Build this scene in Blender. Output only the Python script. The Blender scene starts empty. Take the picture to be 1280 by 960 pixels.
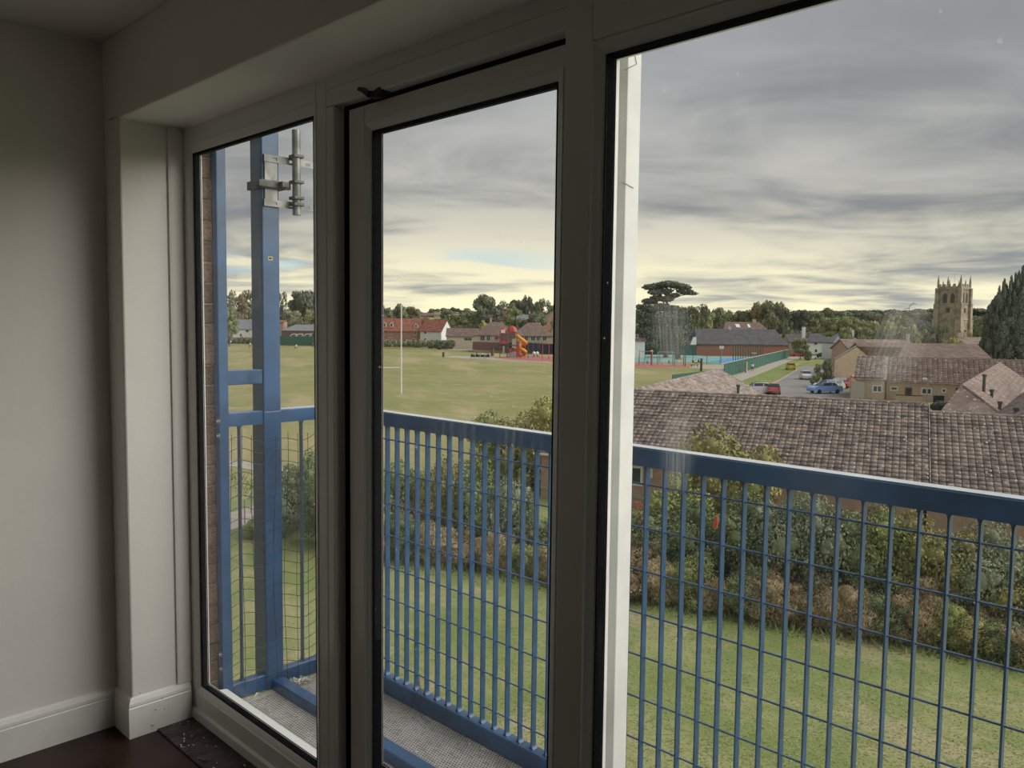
import bpy, math, random
import numpy as np
from mathutils import Vector, Matrix
random.seed(7); rng = np.random.default_rng(11)
sc = bpy.context.scene
COL = sc.collection
PI = math.pi

# ------------------------------------------------------------------ camera
F = 1020.0; YAW, PIT, ROL = -0.775567, 0.0726122, 0.0117252
EYE = 1.45
def cam_matrix():
    cy, sy = math.cos(YAW), math.sin(YAW)
    f0 = np.array([sy, cy, 0]); rt = np.array([cy, -sy, 0]); up = np.array([0, 0, 1.])
    fw = f0*math.cos(PIT)-up*math.sin(PIT); u2 = up*math.cos(PIT)+f0*math.sin(PIT)
    r = rt*math.cos(ROL)+u2*math.sin(ROL); u = -rt*math.sin(ROL)+u2*math.cos(ROL)
    return np.array([r, -u, fw])
M = cam_matrix()
cam = bpy.data.cameras.new('camera'); camo = bpy.data.objects.new('camera', cam); COL.objects.link(camo)
cam.sensor_width = 36; cam.lens = 36*F/1280; cam.clip_start = 0.02; cam.clip_end = 6000
mw = Matrix.Identity(4)
for i in range(3):
    mw[i][0] = M[0][i]; mw[i][1] = -M[1][i]; mw[i][2] = -M[2][i]
mw[0][3] = 0; mw[1][3] = 0; mw[2][3] = EYE
camo.matrix_world = mw
sc.camera = camo
def ray(px, py): return M.T @ np.array([(px-640)/F, (py-480)/F, 1.0])
def at_z(px, py, z): d = ray(px, py); t = (z-EYE)/d[2]; return Vector((d[0]*t, d[1]*t, z))
def at_y(px, py, y): d = ray(px, py); t = y/d[1]; return Vector((d[0]*t, y, EYE+d[2]*t))
def at_x(px, py, x): d = ray(px, py); t = x/d[0]; return Vector((x, d[1]*t, EYE+d[2]*t))
def at_d(px, py, dist):
    d = ray(px, py); t = dist/math.hypot(d[0], d[1]); return Vector((d[0]*t, d[1]*t, EYE+d[2]*t))
GZ = EYE-9.2                                   # the ground outside lies this far below the room

# ------------------------------------------------------------------ colour management, sky, light
sc.view_settings.view_transform = 'Standard'; sc.view_settings.look = 'None'
sc.view_settings.gamma = 1.0; sc.view_settings.exposure = 0.0; sc.view_settings.use_curve_mapping = False
sc.cycles.max_bounces = 12; sc.cycles.diffuse_bounces = 6; sc.cycles.transparent_max_bounces = 24
sc.cycles.sample_clamp_indirect = 6; sc.cycles.use_denoising = True

class NT:
    def __init__(s, tree): s.t = tree; s.n = tree.nodes; s.l = tree.links
    def new(s, typ, **kw):
        n = s.n.new(typ)
        for k, v in kw.items():
            if k.startswith('i_'): n.inputs[k[2:].replace('_', ' ')].default_value = v
            else: setattr(n, k, v)
        return n
    def math(s, op, a, b=None, clamp=False):
        n = s.n.new('ShaderNodeMath'); n.operation = op; n.use_clamp = clamp
        for i, v in enumerate((a, b)):
            if v is None: continue
            if isinstance(v, (int, float)): n.inputs[i].default_value = v
            else: s.l.new(v, n.inputs[i])
        return n.outputs[0]
    def vmath(s, op, a, b=None):
        n = s.n.new('ShaderNodeVectorMath'); n.operation = op
        for i, v in enumerate((a, b)):
            if v is None: continue
            if isinstance(v, (tuple, list)): n.inputs[i].default_value = v
            else: s.l.new(v, n.inputs[i])
        return n.outputs[0]
    def mix(s, fac, a, b, typ='RGBA', blend='MIX'):
        n = s.n.new('ShaderNodeMix'); n.data_type = typ; n.blend_type = blend
        def put(sock, v):
            if isinstance(v, (int, float)): sock.default_value = v
            elif isinstance(v, (tuple, list)): sock.default_value = tuple(v)+((1,) if len(v) == 3 else ())
            else: s.l.new(v, sock)
        put(n.inputs['Factor'], fac) if typ != 'RGBA' else put(n.inputs[0], fac)
        put(n.inputs[6], a); put(n.inputs[7], b)
        return n.outputs[2]
    def noise(s, vec, scale, detail=3, rough=.5, dist=0):
        n = s.n.new('ShaderNodeTexNoise'); n.inputs['Scale'].default_value = scale
        n.inputs['Detail'].default_value = detail; n.inputs['Roughness'].default_value = rough
        n.inputs['Distortion'].default_value = dist
        if vec is not None: s.l.new(vec, n.inputs['Vector'])
        return n.outputs['Fac']
    def ramp(s, fac, stops):
        n = s.n.new('ShaderNodeValToRGB'); s.l.new(fac, n.inputs[0]); e = n.color_ramp.elements
        while len(e) < len(stops): e.new(.5)
        for x, (p, c) in zip(e, stops):
            x.position = p; x.color = (tuple(c)+(1,)) if isinstance(c, (tuple, list)) else (c, c, c, 1)
        return n.outputs[0]
    def smooth(s, v, a, b):
        n = s.n.new('ShaderNodeMapRange'); n.interpolation_type = 'SMOOTHSTEP'
        s.l.new(v, n.inputs[0]); n.inputs[1].default_value = a; n.inputs[2].default_value = b
        return n.outputs[0]

world = bpy.data.worlds.new('overcast_sky'); sc.world = world; world.use_nodes = True
w = NT(world.node_tree); w.n.clear()
tc = w.new('ShaderNodeTexCoord'); sep = w.new('ShaderNodeSeparateXYZ'); w.l.new(tc.outputs['Generated'], sep.inputs[0])
el = w.math('MAXIMUM', sep.outputs[2], 0.0)
den = w.math('ADD', el, 0.11)
comb = w.new('ShaderNodeCombineXYZ')
w.l.new(w.math('DIVIDE', sep.outputs[0], den), comb.inputs[0]); w.l.new(w.math('DIVIDE', sep.outputs[1], den), comb.inputs[1])
rotn = w.new('ShaderNodeVectorRotate'); rotn.rotation_type = 'Z_AXIS'; rotn.inputs['Angle'].default_value = math.radians(-42)
w.l.new(comb.outputs[0], rotn.inputs['Vector'])
pv = w.vmath('MULTIPLY', rotn.outputs[0], (0.80, 1.0, 1.0)); pv = w.vmath('ADD', pv, (3.1, 7.4, 0))
big = w.noise(pv, 0.50, 4, .5, .5); fine = w.noise(pv, 1.6, 5, .6, .6)
dens = w.math('ADD', w.math('MULTIPLY', big, .70), w.math('MULTIPLY', fine, .30))
cloud = w.smooth(dens, .42, .62)                                   # 0 = thin bright cloud, 1 = thick grey cloud
low = w.math('SUBTRACT', 1.0, w.smooth(el, 0.0, .17))             # 1 at the horizon
mid = w.math('SUBTRACT', 1.0, w.smooth(el, .08, .36))
bright = w.mix(low, w.mix(mid, (.44, .45, .48), (.64, .61, .55)), (1.16, 1.07, .76))
dark = w.mix(low, w.mix(mid, (.31, .32, .335), (.245, .255, .275)), (.36, .38, .39))
# one rift of pale blue low in the west
skyc = w.mix(cloud, bright, dark)
blue = w.smooth(w.noise(pv, .8, 2), .50, .58)
lf = w.new('ShaderNodeVectorMath'); lf.operation = 'DOT_PRODUCT'; w.l.new(tc.outputs['Generated'], lf.inputs[0]); lf.inputs[1].default_value = (math.sin(YAW-.30), math.cos(YAW-.30), 0)
blue = w.math('MULTIPLY', blue, w.smooth(lf.outputs['Value'], .90, .97))
band = w.math('MULTIPLY', w.smooth(el, .045, .065), w.math('SUBTRACT', 1.0, w.smooth(el, .075, .10)))
skyc = w.mix(w.math('MULTIPLY', w.math('MULTIPLY', blue, band), .8), skyc, (.50, .72, .82))
glow = w.math('MULTIPLY', w.math('SUBTRACT', 1.0, w.smooth(el, .02, .11)), w.math('SUBTRACT', 1.0, cloud))
skyc = w.mix(w.math('MULTIPLY', glow, .55), skyc, (1.25, 1.12, .72))
below = w.smooth(sep.outputs[2], -.03, .0)
skyc = w.mix(below, (.2, .2, .13), skyc)
bg = w.new('ShaderNodeBackground'); w.l.new(skyc, bg.inputs[0]); bg.inputs[1].default_value = 1.0
wo = w.new('ShaderNodeOutputWorld'); w.l.new(bg.outputs[0], wo.inputs[0])
world.cycles.sampling_method = 'MANUAL'; world.cycles.sample_map_resolution = 512

sun = bpy.data.lights.new("veiled_sun", "SUN"); sun.energy = 3.6; sun.angle = math.radians(70); sun.color = (1, .95, .86)
suno = bpy.data.objects.new('veiled_sun', sun); COL.objects.link(suno)
sd = Vector((0.60, 0.50, 0.62))     # the sun stands veiled behind the cloud ahead and to the right
suno.rotation_euler = sd.to_track_quat('Z', 'Y').to_euler(); suno.location = (5, -5, 30)

# ------------------------------------------------------------------ materials
def mat(name, col, rough=.6, spec=.4, metal=0, var=0, vscale=3, bump=0, bscale=40, col2=None, coord='Object', rnd=0, detail=4, trans=0):
    m = bpy.data.materials.new(name); m.use_nodes = True; t = NT(m.node_tree); b = t.n['Principled BSDF']
    b.inputs['Roughness'].default_value = rough; b.inputs['Specular IOR Level'].default_value = spec; b.inputs['Metallic'].default_value = metal
    tc = t.new('ShaderNodeTexCoord'); v = tc.outputs[coord]
    c = None
    if var or col2:
        nz = t.noise(v, vscale, detail, .6)
        c2 = col2 or tuple(max(0, x*(1-var)) for x in col); c1 = col if col2 else tuple(min(1, x*(1+var*.6)) for x in col)
        c = t.mix(t.smooth(nz, .35, .65), c2, c1)
    if rnd:
        oi = t.new('ShaderNodeObjectInfo'); k = t.math('ADD', t.math('MULTIPLY', oi.outputs['Random'], rnd*2), 1-rnd)
        hv = t.new('ShaderNodeHueSaturation'); t.l.new(k, hv.inputs['Value'])
        if c is None: hv.inputs['Color'].default_value = (*col, 1)
        else: t.l.new(c, hv.inputs['Color'])
        c = hv.outputs[0]
    if c is None: b.inputs['Base Color'].default_value = (*col, 1)
    else: t.l.new(c, b.inputs['Base Color'])
    if bump:
        bn = t.new('ShaderNodeBump'); bn.inputs['Strength'].default_value = bump; bn.inputs['Distance'].default_value = .02
        t.l.new(t.noise(v, bscale, 4), bn.inputs['Height']); t.l.new(bn.outputs[0], b.inputs['Normal'])
    if trans:
        b.inputs['Transmission Weight'].default_value = trans
    return m
MT = {}
MT['plaster'] = mat('white_painted_plaster', (.87, .832, .80), .75, .25, bump=.12, bscale=9, var=.03, vscale=1.2)
MT['skirting'] = mat('white_gloss_paint', (.84, .83, .81), .35, .5, var=.04, vscale=6, bump=.05, bscale=14)
MT['upvc'] = mat('white_upvc', (.80, .80, .78), .28, .5)
MT['upvc_out'] = mat('white_upvc_weathered', (.84, .84, .82), .4, .4, var=.06, vscale=10)
MT['gasket'] = mat('black_rubber', (.005, .005, .006), .7, .15)
MT['spacer'] = mat('black_spacer_bar', (.004, .005, .006), .95, .0)
MT['floor'] = mat('dark_wood_floor', (.030, .013, .010), .45, .3, var=.35, vscale=5)
MT['strip'] = mat('bare_dark_threshold', (.045, .030, .030), .55, .4, var=.6, vscale=14, bump=.5, bscale=30)
MT['dust'] = mat('white_dust', (.55, .53, .5), .8)
MT['blue'] = mat('blue_painted_steel', (.034, .095, .212), .34, .5, var=.22, vscale=7)
_b = MT['blue'].node_tree.nodes['Principled BSDF']; _b.inputs['Coat Weight'].default_value = .35; _b.inputs['Coat Roughness'].default_value = .2
MT['palish'] = mat('sky_sheen_pale_blue', (.62, .67, .74), .22, .8, var=.12, vscale=9)  # sky reflection on the rail tops, put into the colour
MT['galv'] = mat('galvanised_steel', (.27, .27, .255), .45, .5, metal=.6, var=.35, vscale=16)
MT['galvdark'] = mat('dull_dark_steel', (.12, .12, .115), .5, .5, metal=.5, var=.35, vscale=22)
MT['wire'] = mat('brown_mesh_wire', (.045, .04, .035), .6)
MT['brick'] = mat('red_brown_brick', (.185, .130, .105), .85, .2, var=.35, vscale=30, bump=.6, bscale=90, rnd=.2)
MT['mortar'] = mat('mortar', (.38, .35, .31), .9, .2, var=.3, vscale=40, bump=.6, bscale=80)
MT['white'] = mat('white_paint', (.78, .78, .76), .5)
MT['black'] = mat('black_plastic', (.02, .02, .02), .4)
MT['darkglass'] = mat('window_glass_dark', (.05, .06, .07), .12, .6)
MT['sticker'] = mat('yellow_sticker', (.65, .6, .25), .5)

def glass_mat():
    m = bpy.data.materials.new('window_pane_glass'); m.use_nodes = True; t = NT(m.node_tree); t.n.clear()
    tr = t.new('ShaderNodeBsdfTransparent'); tr.inputs[0].default_value = (.965, .975, .97, 1)
    gl = t.new('ShaderNodeBsdfGlossy'); gl.inputs['Roughness'].default_value = .015
    fr = t.new('ShaderNodeFresnel'); fr.inputs[0].default_value = 1.35
    mx = t.new('ShaderNodeMixShader'); t.l.new(t.math('MULTIPLY', fr.outputs[0], .8), mx.inputs[0]); t.l.new(tr.outputs[0], mx.inputs[1]); t.l.new(gl.outputs[0], mx.inputs[2])
    # smears left by a window cleaner: fine near-vertical streaks in soft patches
    tc = t.new('ShaderNodeTexCoord'); st = t.vmath('MULTIPLY', tc.outputs['Object'], (60, 1, 3.5))
    a = t.smooth(t.noise(st, 1.0, 3), .54, .72); b = t.smooth(t.noise(tc.outputs['Object'], 2.6, 2), .56, .70)
    c = t.smooth(t.noise(tc.outputs['Object'], 55, 1), .775, .80)
    fan = None                                        # two fan-shaped wipe marks on the right-hand light
    for px, py, rx, rz, ang in ((836, 415, .050, .085, .10), (1122, 425, .050, .105, -.35), (845, 560, .04, .10, .0)):
        p = at_y(px, py, 1.28); q = t.vmath('SUBTRACT', tc.outputs['Object'], (p.x, p.y, p.z))
        ro = t.new('ShaderNodeVectorRotate'); ro.rotation_type = 'Y_AXIS'; ro.inputs['Angle'].default_value = ang; t.l.new(q, ro.inputs['Vector'])
        q = t.vmath('MULTIPLY', ro.outputs[0], (1/rx, 0, 1/rz)); ln_ = t.new('ShaderNodeVectorMath'); ln_.operation = 'LENGTH'; t.l.new(q, ln_.inputs[0])
        k = t.math('SUBTRACT', 1.0, t.smooth(ln_.outputs['Value'], .35, 1.0)); stf = t.smooth(t.noise(t.vmath('MULTIPLY', ro.outputs[0], (170, 1, 4)), 1.0, 3), .40, .66)
        k = t.math('MULTIPLY', k, t.math('ADD', t.math('MULTIPLY', stf, .7), .3)); fan = k if fan is None else t.math('ADD', fan, k)
    dirt = t.math('ADD', t.math('MULTIPLY', t.math('MULTIPLY', a, b), .035), t.math('MULTIPLY', c, .2))
    dirt = t.math('ADD', t.math('ADD', dirt, .005), t.math('MULTIPLY', fan, .12))
    df = t.new('ShaderNodeBsdfTranslucent'); df.inputs[0].default_value = (.8, .8, .78, 1)
    m2 = t.new('ShaderNodeMixShader'); t.l.new(dirt, m2.inputs[0]); t.l.new(mx.outputs[0], m2.inputs[1]); t.l.new(df.outputs[0], m2.inputs[2])
    o = t.new('ShaderNodeOutputMaterial'); t.l.new(m2.outputs[0], o.inputs[0]); return m
MT['glass'] = glass_mat()

# ------------------------------------------------------------------ mesh helpers
class MB:
    def __init__(s): s.v = []; s.f = []
    def add(s, v, f):
        k = len(s.v); s.v += [tuple(x) for x in v]; s.f += [tuple(i+k for i in q) for q in f]; return s
    def box(s, x0, x1, y0, y1, z0, z1, mx=None):
        v = [(x, y, z) for x in (x0, x1) for y in (y0, y1) for z in (z0, z1)]
        if mx is not None: v = [tuple(mx @ Vector(p)) for p in v]
        return s.add(v, [(0, 1, 3, 2), (4, 6, 7, 5), (0, 4, 5, 1), (2, 3, 7, 6), (0, 2, 6, 4), (1, 5, 7, 3)])
    def prism(s, prof, p0, p1, axis):                      # profile swept from p0 to p1 along an axis; profile in the other two coordinates
        n = len(prof); o = {'x': lambda a, b, t: (t, a, b), 'y': lambda a, b, t: (a, t, b), 'z': lambda a, b, t: (a, b, t)}[axis]
        v = [o(a, b, p0) for a, b in prof]+[o(a, b, p1) for a, b in prof]
        f = [(i, (i+1) % n, (i+1) % n+n, i+n) for i in range(n)]+[tuple(range(n))[::-1], tuple(range(n, 2*n))]
        return s.add(v, f)
    def miter(s, prof, x0, x1, z0, z1, y0):                # closed picture-frame: prof = (inset from opening outwards, depth)
        n = len(prof); c = []
        for sx, sz in ((0, 0), (1, 0), (1, 1), (0, 1)):
            for o, d in prof:
                c.append(((x1+o) if sx else (x0-o), y0+d, (z1+o) if sz else (z0-o)))
        f = []
        for k in range(4):
            for i in range(n):
                a = k*n+i; b = k*n+(i+1) % n; c2 = ((k+1) % 4)*n+(i+1) % n; d = ((k+1) % 4)*n+i
                f.append((a, b, c2, d))
        return s.add(c, f)
    def tube(s, p, r, n=8, cap=True):
        p = [Vector(q) for q in p]; rs = r if isinstance(r, (list, tuple)) else [r]*len(p)
        k = len(s.v); up = None
        for i, q in enumerate(p):
            t = (p[min(i+1, len(p)-1)]-p[max(i-1, 0)]).normalized()
            if up is None or abs(up.dot(t)) > .95: up = Vector((0, 0, 1)) if abs(t.z) < .9 else Vector((1, 0, 0))
            a = t.cross(up).normalized(); b = t.cross(a).normalized()
            for j in range(n):
                an = 2*PI*j/n; s.v.append(tuple(q+(a*math.cos(an)+b*math.sin(an))*rs[i]))
        for i in range(len(p)-1):
            for j in range(n):
                s.f.append((k+i*n+j, k+i*n+(j+1) % n, k+(i+1)*n+(j+1) % n, k+(i+1)*n+j))
        if cap: s.f.append(tuple(k+j for j in range(n))); s.f.append(tuple(k+(len(p)-1)*n+j for j in range(n))[::-1])
        return s
    def ball(s, c, r, n=8, m=5):
        rx, ry, rz = r if isinstance(r, (list, tuple)) else (r, r, r); k = len(s.v)
        for i in range(m+1):
            th = PI*i/m
            for j in range(n):
                ph = 2*PI*j/n; s.v.append((c[0]+rx*math.sin(th)*math.cos(ph), c[1]+ry*math.sin(th)*math.sin(ph), c[2]+rz*math.cos(th)))
        for i in range(m):
            for j in range(n): s.f.append((k+i*n+j, k+(i+1)*n+j, k+(i+1)*n+(j+1) % n, k+i*n+(j+1) % n))
        return s
    def quad(s, a, b, c, d): return s.add([a, b, c, d], [(0, 1, 2, 3)])
    def mesh(s, name, m=None, smooth=False):
        me = bpy.data.meshes.new(name); me.from_pydata(s.v, [], s.f)
        if m: me.materials.append(m)
        if smooth: me.polygons.foreach_set('use_smooth', [True]*len(me.polygons))
        me.update(); return me
    def build(s, name, m, parent=None, smooth=False, kind=None, bevel=0, **kw):
        return obj(name, s.mesh(name, m, smooth), parent, kind, bevel, **kw)
def obj(name, me, parent=None, kind=None, bevel=0, label=None, cat=None, group=None):
    o = bpy.data.objects.new(name, me); COL.objects.link(o)
    if parent is not None: o.parent = parent
    if kind: o['kind'] = kind
    if bevel:
        b = o.modifiers.new('bevel', 'BEVEL'); b.width = bevel; b.segments = 2; b.limit_method = 'ANGLE'
    if label: o['label'] = label
    if cat: o['category'] = cat
    if group: o['group'] = group
    return o
def empty(name, loc, rz=0, label=None, cat=None, group=None, kind=None):
    o = obj(name, None, None, kind, 0, label, cat, group); o.location = loc; o.rotation_euler = (0, 0, rz); o.empty_display_size = .1
    return o
def npmesh(name, V, Fq, m, k=4, smooth=False):
    me = bpy.data.meshes.new(name); V = np.asarray(V, np.float32); Fq = np.asarray(Fq, np.int32)
    me.vertices.add(len(V)); me.vertices.foreach_set('co', V.ravel())
    me.loops.add(Fq.size); me.loops.foreach_set('vertex_index', Fq.ravel())
    me.polygons.add(len(Fq)); me.polygons.foreach_set('loop_start', np.arange(0, Fq.size, k, dtype=np.int32))
    me.polygons.foreach_set('loop_total', np.full(len(Fq), k, np.int32))
    if smooth: me.polygons.foreach_set('use_smooth', np.ones(len(Fq), bool))
    if m: me.materials.append(m)
    me.update(calc_edges=True); return me
def copy_tree(o, loc=None, rz=None, scale=None, label=None, group=None):
    c = o.copy(); COL.objects.link(c)
    if loc is not None: c.location = loc
    if rz is not None: c.rotation_euler = (0, 0, rz)
    if scale is not None: c.scale = scale
    if label: c['label'] = label
    if group: c['group'] = group
    for ch in list(o.children):
        d = ch.copy(); COL.objects.link(d); d.parent = c
        for g in list(ch.children):
            e = g.copy(); COL.objects.link(e); e.parent = d
    return c

# ------------------------------------------------------------------ the room
CEIL = 2.39
def shell(name, boxes, m, bevel=0):
    b = MB()
    for q in boxes: b.box(*q)
    return b.build(name, m, kind='structure', bevel=bevel)
shell('floor', [(-3.2, 3.6, -4.2, 1.16, -.12, 0)], MT['floor'])
shell('ceiling', [(-3.2, 3.6, -4.2, 1.5, CEIL, CEIL+.15)], MT['plaster'])
shell('wall_left', [(-3.2, -3.0, -4.2, 1.30, -.1, CEIL)], MT['plaster'])
shell('wall_back', [(-3.2, 3.6, -4.4, -4.2, -.1, CEIL)], MT['plaster'])
shell('wall_right', [(3.6, 3.8, -4.4, 1.4, -.1, CEIL)], MT['plaster'])
XR = .62                                            # right end of the glazed opening
shell('wall_window', [(-3.0, -2.862, 1.047, 1.30, -.1, 2.13), (-3.0, 3.6, 1.047, 1.33, 2.115, CEIL), (XR+.12, 3.6, 1.047, 1.33, -.1, 2.13)], MT['plaster'], bevel=.006)
def skirt(name, path, closed_x=False):              # skirting board with a moulded top, mitred along a path in plan
    prof = [(0, 0), (.016, 0), (.016, .105), (.0135, .108), (.0145, .113), (.0135, .122), (.008, .135), (.0, .14)]
    b = MB(); n = len(prof); P = [Vector((x, y)) for x, y in path]
    for i, p in enumerate(P):
        if i == 0: d = (P[1]-P[0]).normalized(); nn = Vector((-d.y, d.x)); s = 1
        elif i == len(P)-1: d = (P[-1]-P[-2]).normalized(); nn = Vector((-d.y, d.x)); s = 1
        else:
            d0 = (P[i]-P[i-1]).normalized(); d1 = (P[i+1]-P[i]).normalized(); n0 = Vector((-d0.y, d0.x)); n1 = Vector((-d1.y, d1.x))
            nn = (n0+n1).normalized(); s = 1/max(.3, nn.dot(n0))
        b.v += [(p.x-nn.x*o*s, p.y-nn.y*o*s, z) for o, z in prof]
    for i in range(len(P)-1):
        b.f += [(i*n+j, i*n+j+1, (i+1)*n+j+1, (i+1)*n+j) for j in range(n-1)]
    b.f += [tuple(range(n)), tuple(range((len(P)-1)*n, len(P)*n))]
    return b.build(name, MT['skirting'], kind='structure')
skirt('baseboard_left', [(-3.0, -4.2), (-3.0, 1.047)])
skirt('baseboard_window', [(-3.0, 1.047), (-2.862, 1.047), (-2.862, 1.252)])
# knocks, filler and a wall plug on the end board
chips = MB()
for (px, py, r) in ((175.5, 866, .0035), (195, 887, .0045), (191, 906, .007), (204, 872, .003), (206, 886, .0035)):
    p = at_x(px, py, -2.846); chips.ball(p, (.0022, r, r*.8), 7, 4)
chips.build('trim_1', MT['dust'], kind='structure')
# bare threshold board with its raised front edge, dust and a bent staple lying on it
tb = MB().box(-2.845, 3.2, 1.125, 1.256, -.02, .007)
tb.build('trim_2', MT['strip'], kind='structure', bevel=.003)
b = MB(); r3 = random.Random(3)
for i in range(42):
    x = -2.83+r3.random()**1.4*.9; y = 1.13+r3.random()*.11; s = .0012+r3.random()*.0022
    b.ball((x, y, .0075), (s*r3.uniform(1, 2.5), s, s*.5), 5, 3)
b.build('dust_crumbs', MT['dust'], kind='stuff', label='pale plaster crumbs scattered over the dark threshold board', cat='debris')
p = at_z(255, 949, .01)
b = MB().tube([p+Vector(q) for q in ((-.022, -.014, 0), (0, 0, .001), (.014, .012, .002), (.020, .012, .003), (.021, .006, .003), (.012, -.002, .002), (0, -.006, .001))], .0014, 6)
b.build('bent_staple', MT['galv'], label='bent pale wire staple lying on the dark threshold board', cat='staple')

# ------------------------------------------------------------------ the glazed wall
YF = 1.26
def miter_bead(b, x0, x1, z0, z1, yf, w, d):
    prof = [(w, 0), (w, -.0015), (w*.93, -.002), (w*.8, .0), (w*.45, .0035), (w*.18, .0068), (.002, d-.0008), (0, d), (0, d+.004), (w, d+.004)]
    b.miter(prof, x0, x1, z0, z1, yf)
def glazing(parent, x0, x1, z0, z1, yg, thick, gl='pane'):
    b = MB(); b.miter([(.0, 0), (.0, thick), (.012, thick), (.012, 0)], x0, x1, z0, z1, yg+.0005); b.build('spacer_bar', MT['spacer'], parent)
    b = MB(); b.miter([(.001, 0), (-.0018, 0), (-.0018, .0015), (.001, .0015)], x0, x1, z0, z1, yg-.0017)
    b.miter([(.001, thick), (-.002, thick), (-.002, thick+.002), (.001, thick+.002)], x0, x1, z0, z1, yg+.002); b.build('glazing_seal', MT['gasket'], parent)
    for k, y in enumerate((yg+.002, yg+thick)):
        MB().quad((x0-.006, y, z0-.006), (x1+.006, y, z0-.006), (x1+.006, y, z1+.006), (x0-.006, y, z1+.006)).build('pane', MT['glass'], parent)

# window_1: left fixed light
W1 = empty('window_1', (0, 0, 0), kind='structure')
gx0, gx1, gz0, gz1 = -2.80, -2.035, .132, 2.025
b = MB()
b.box(-2.862, gx0-.03, YF, 1.30, .0, 2.118); b.box(gx1+.028, -1.957, YF, 1.30, .045, 2.118)
b.box(gx0-.03, gx1+.028, YF, 1.30, gz1+.03, 2.118); b.box(gx0-.03, gx1+.028, YF, 1.30, .045, gz0-.03)
b.build('outer_frame', MT['upvc'], W1, bevel=.003)
b = MB(); miter_bead(b, gx0, gx1, gz0, gz1, YF, .030, .010); b.build('glazing_bead', MT['upvc'], W1)
b = MB(); b.miter([(0, .032), (0, .040), (.03, .040), (.03, .032)], gx0, gx1, gz0, gz1, YF); b.build('outer_lip', MT['upvc_out'], W1)
glazing(W1, gx0, gx1, gz0, gz1, YF+.010, .022)
# sub-frame along the floor and the cover strip against the reveal
MB().prism([(1.252, .0), (1.30, 0), (1.30, .045), (1.262, .045), (1.252, .038)], -2.85, XR+.12, 'x').build('trim_3', MT['upvc'], kind='structure')
MB().prism([(-2.8615, 1.205), (-2.855, 1.205), (-2.853, 1.214), (-2.853, 1.26), (-2.8615, 1.26)], .14, 2.118, 'z').build('trim_4', MT['plaster'], kind='structure', bevel=.002)

# door_1: the balcony door, sash set back in its own frame
D1 = empty('door_1', (0, 0, 0), kind='structure')
MX0, MX1 = -1.098, -1.03
b = MB()
b.box(-1.955, -1.92, YF-.0015, 1.30, .045, 2.033)                    # frame left stile
b.box(-1.955, MX0+.02, YF-.0015, 1.30, 2.034, 2.08)                 # frame head
b.box(-1.92, MX0+.02, YF+.004, 1.30, .045, .085)                    # frame sill
b.box(-1.92, -1.9, 1.296, 1.33, .045, 2.06); b.box(-1.92, -1.06, 1.296, 1.33, 2.02, 2.06)
b.build('outer_frame', MT['upvc'], D1, bevel=.004)
MB().box(-1.957, MX0+.01, YF, 1.30, 2.08, 2.118).build('head_filler', MT['upvc'], D1)
b = MB().box(-1.919, -1.89, 1.2925, 1.2965, .085, 2.034).box(-1.919, -1.07, 1.2925, 1.2965, 2.022, 2.034)
b.build('draught_seal', MT['gasket'], D1)
S = MB(); SY = 1.289
sx0, sx1, sz0, sz1 = -1.796, -1.150, .215, 1.952
S.box(-1.892, sx0-.024, SY, SY+.045, .09, 2.022); S.box(sx1+.03, -1.062, SY, SY+.045, .09, 2.022)
S.box(sx0-.024, sx1+.03, SY, SY+.045, sz1+.024, 2.022); S.box(sx0-.024, sx1+.03, SY, SY+.045, .09, sz0-.024)
sash = S.build('door_sash', MT['upvc'], D1, bevel=.004)
b = MB(); miter_bead(b, sx0, sx1, sz0, sz1, SY, .024, .010); b.build('glazing_bead', MT['upvc'], sash)
glazing(sash, sx0, sx1, sz0, sz1, SY+.010, .028)
b = MB(); b.miter([(0, .039), (0, .044), (.03, .044), (.03, .039)], sx0, sx1, sz0, sz1, SY); b.build('outer_lip', MT['upvc_out'], sash)
# black restrictor catch in the gap over the door
p = at_y(466, 118.5, 1.262)
b = MB(); b.prism([(p.x-.020, p.z-.004), (p.x+.02, p.z-.008), (p.x+.044, p.z+.002), (p.x+.034, p.z+.014), (p.x+.012, p.z+.008), (p.x-.008, p.z+.010)], 1.258, 1.285, 'y')
b.prism([(p.x-.052, p.z+.018), (p.x-.048, p.z+.026), (p.x-.028, p.z+.022), (p.x-.004, p.z+.008), (p.x-.012, p.z-.004), (p.x-.032, p.z+.010)], 1.250, 1.262, 'y')
b.build('door_catch', MT['black'], D1, label='black restrictor catch')

# window_2: the wide right-hand light
W2 = empty('window_2', (0, 0, 0), kind='structure')
hx0, hx1, hz0, hz1 = -1.0, XR, .132, 1.968
b = MB()
b.box(MX0, hx0-.028, YF-.001, 1.283, .045, 2.118); b.box(-1.058, hx0-.028, 1.283, 1.32, .045, 2.118)
b.box(hx1+.03, hx1+.12, YF, 1.32, .045, 2.118)
b.box(hx0-.028, hx1+.03, YF-.001, 1.32, hz1+.03, 2.118); b.box(hx0-.028, hx1+.03, YF, 1.32, .045, hz0-.03)
b.build('outer_frame', MT['upvc'], W2, bevel=.003)
b = MB(); miter_bead(b, hx0, hx1, hz0, hz1, YF, .028, .010); b.build('glazing_bead', MT['upvc'], W2)
glazing(W2, hx0, hx1, hz0, hz1, YF+.010, .024)
b = MB(); b.miter([(0, .036), (0, .050), (.02, .050), (.02, .036)], hx0, hx1, hz0, hz1, YF); b.build('outer_lip', MT['upvc_out'], W2)
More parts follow.
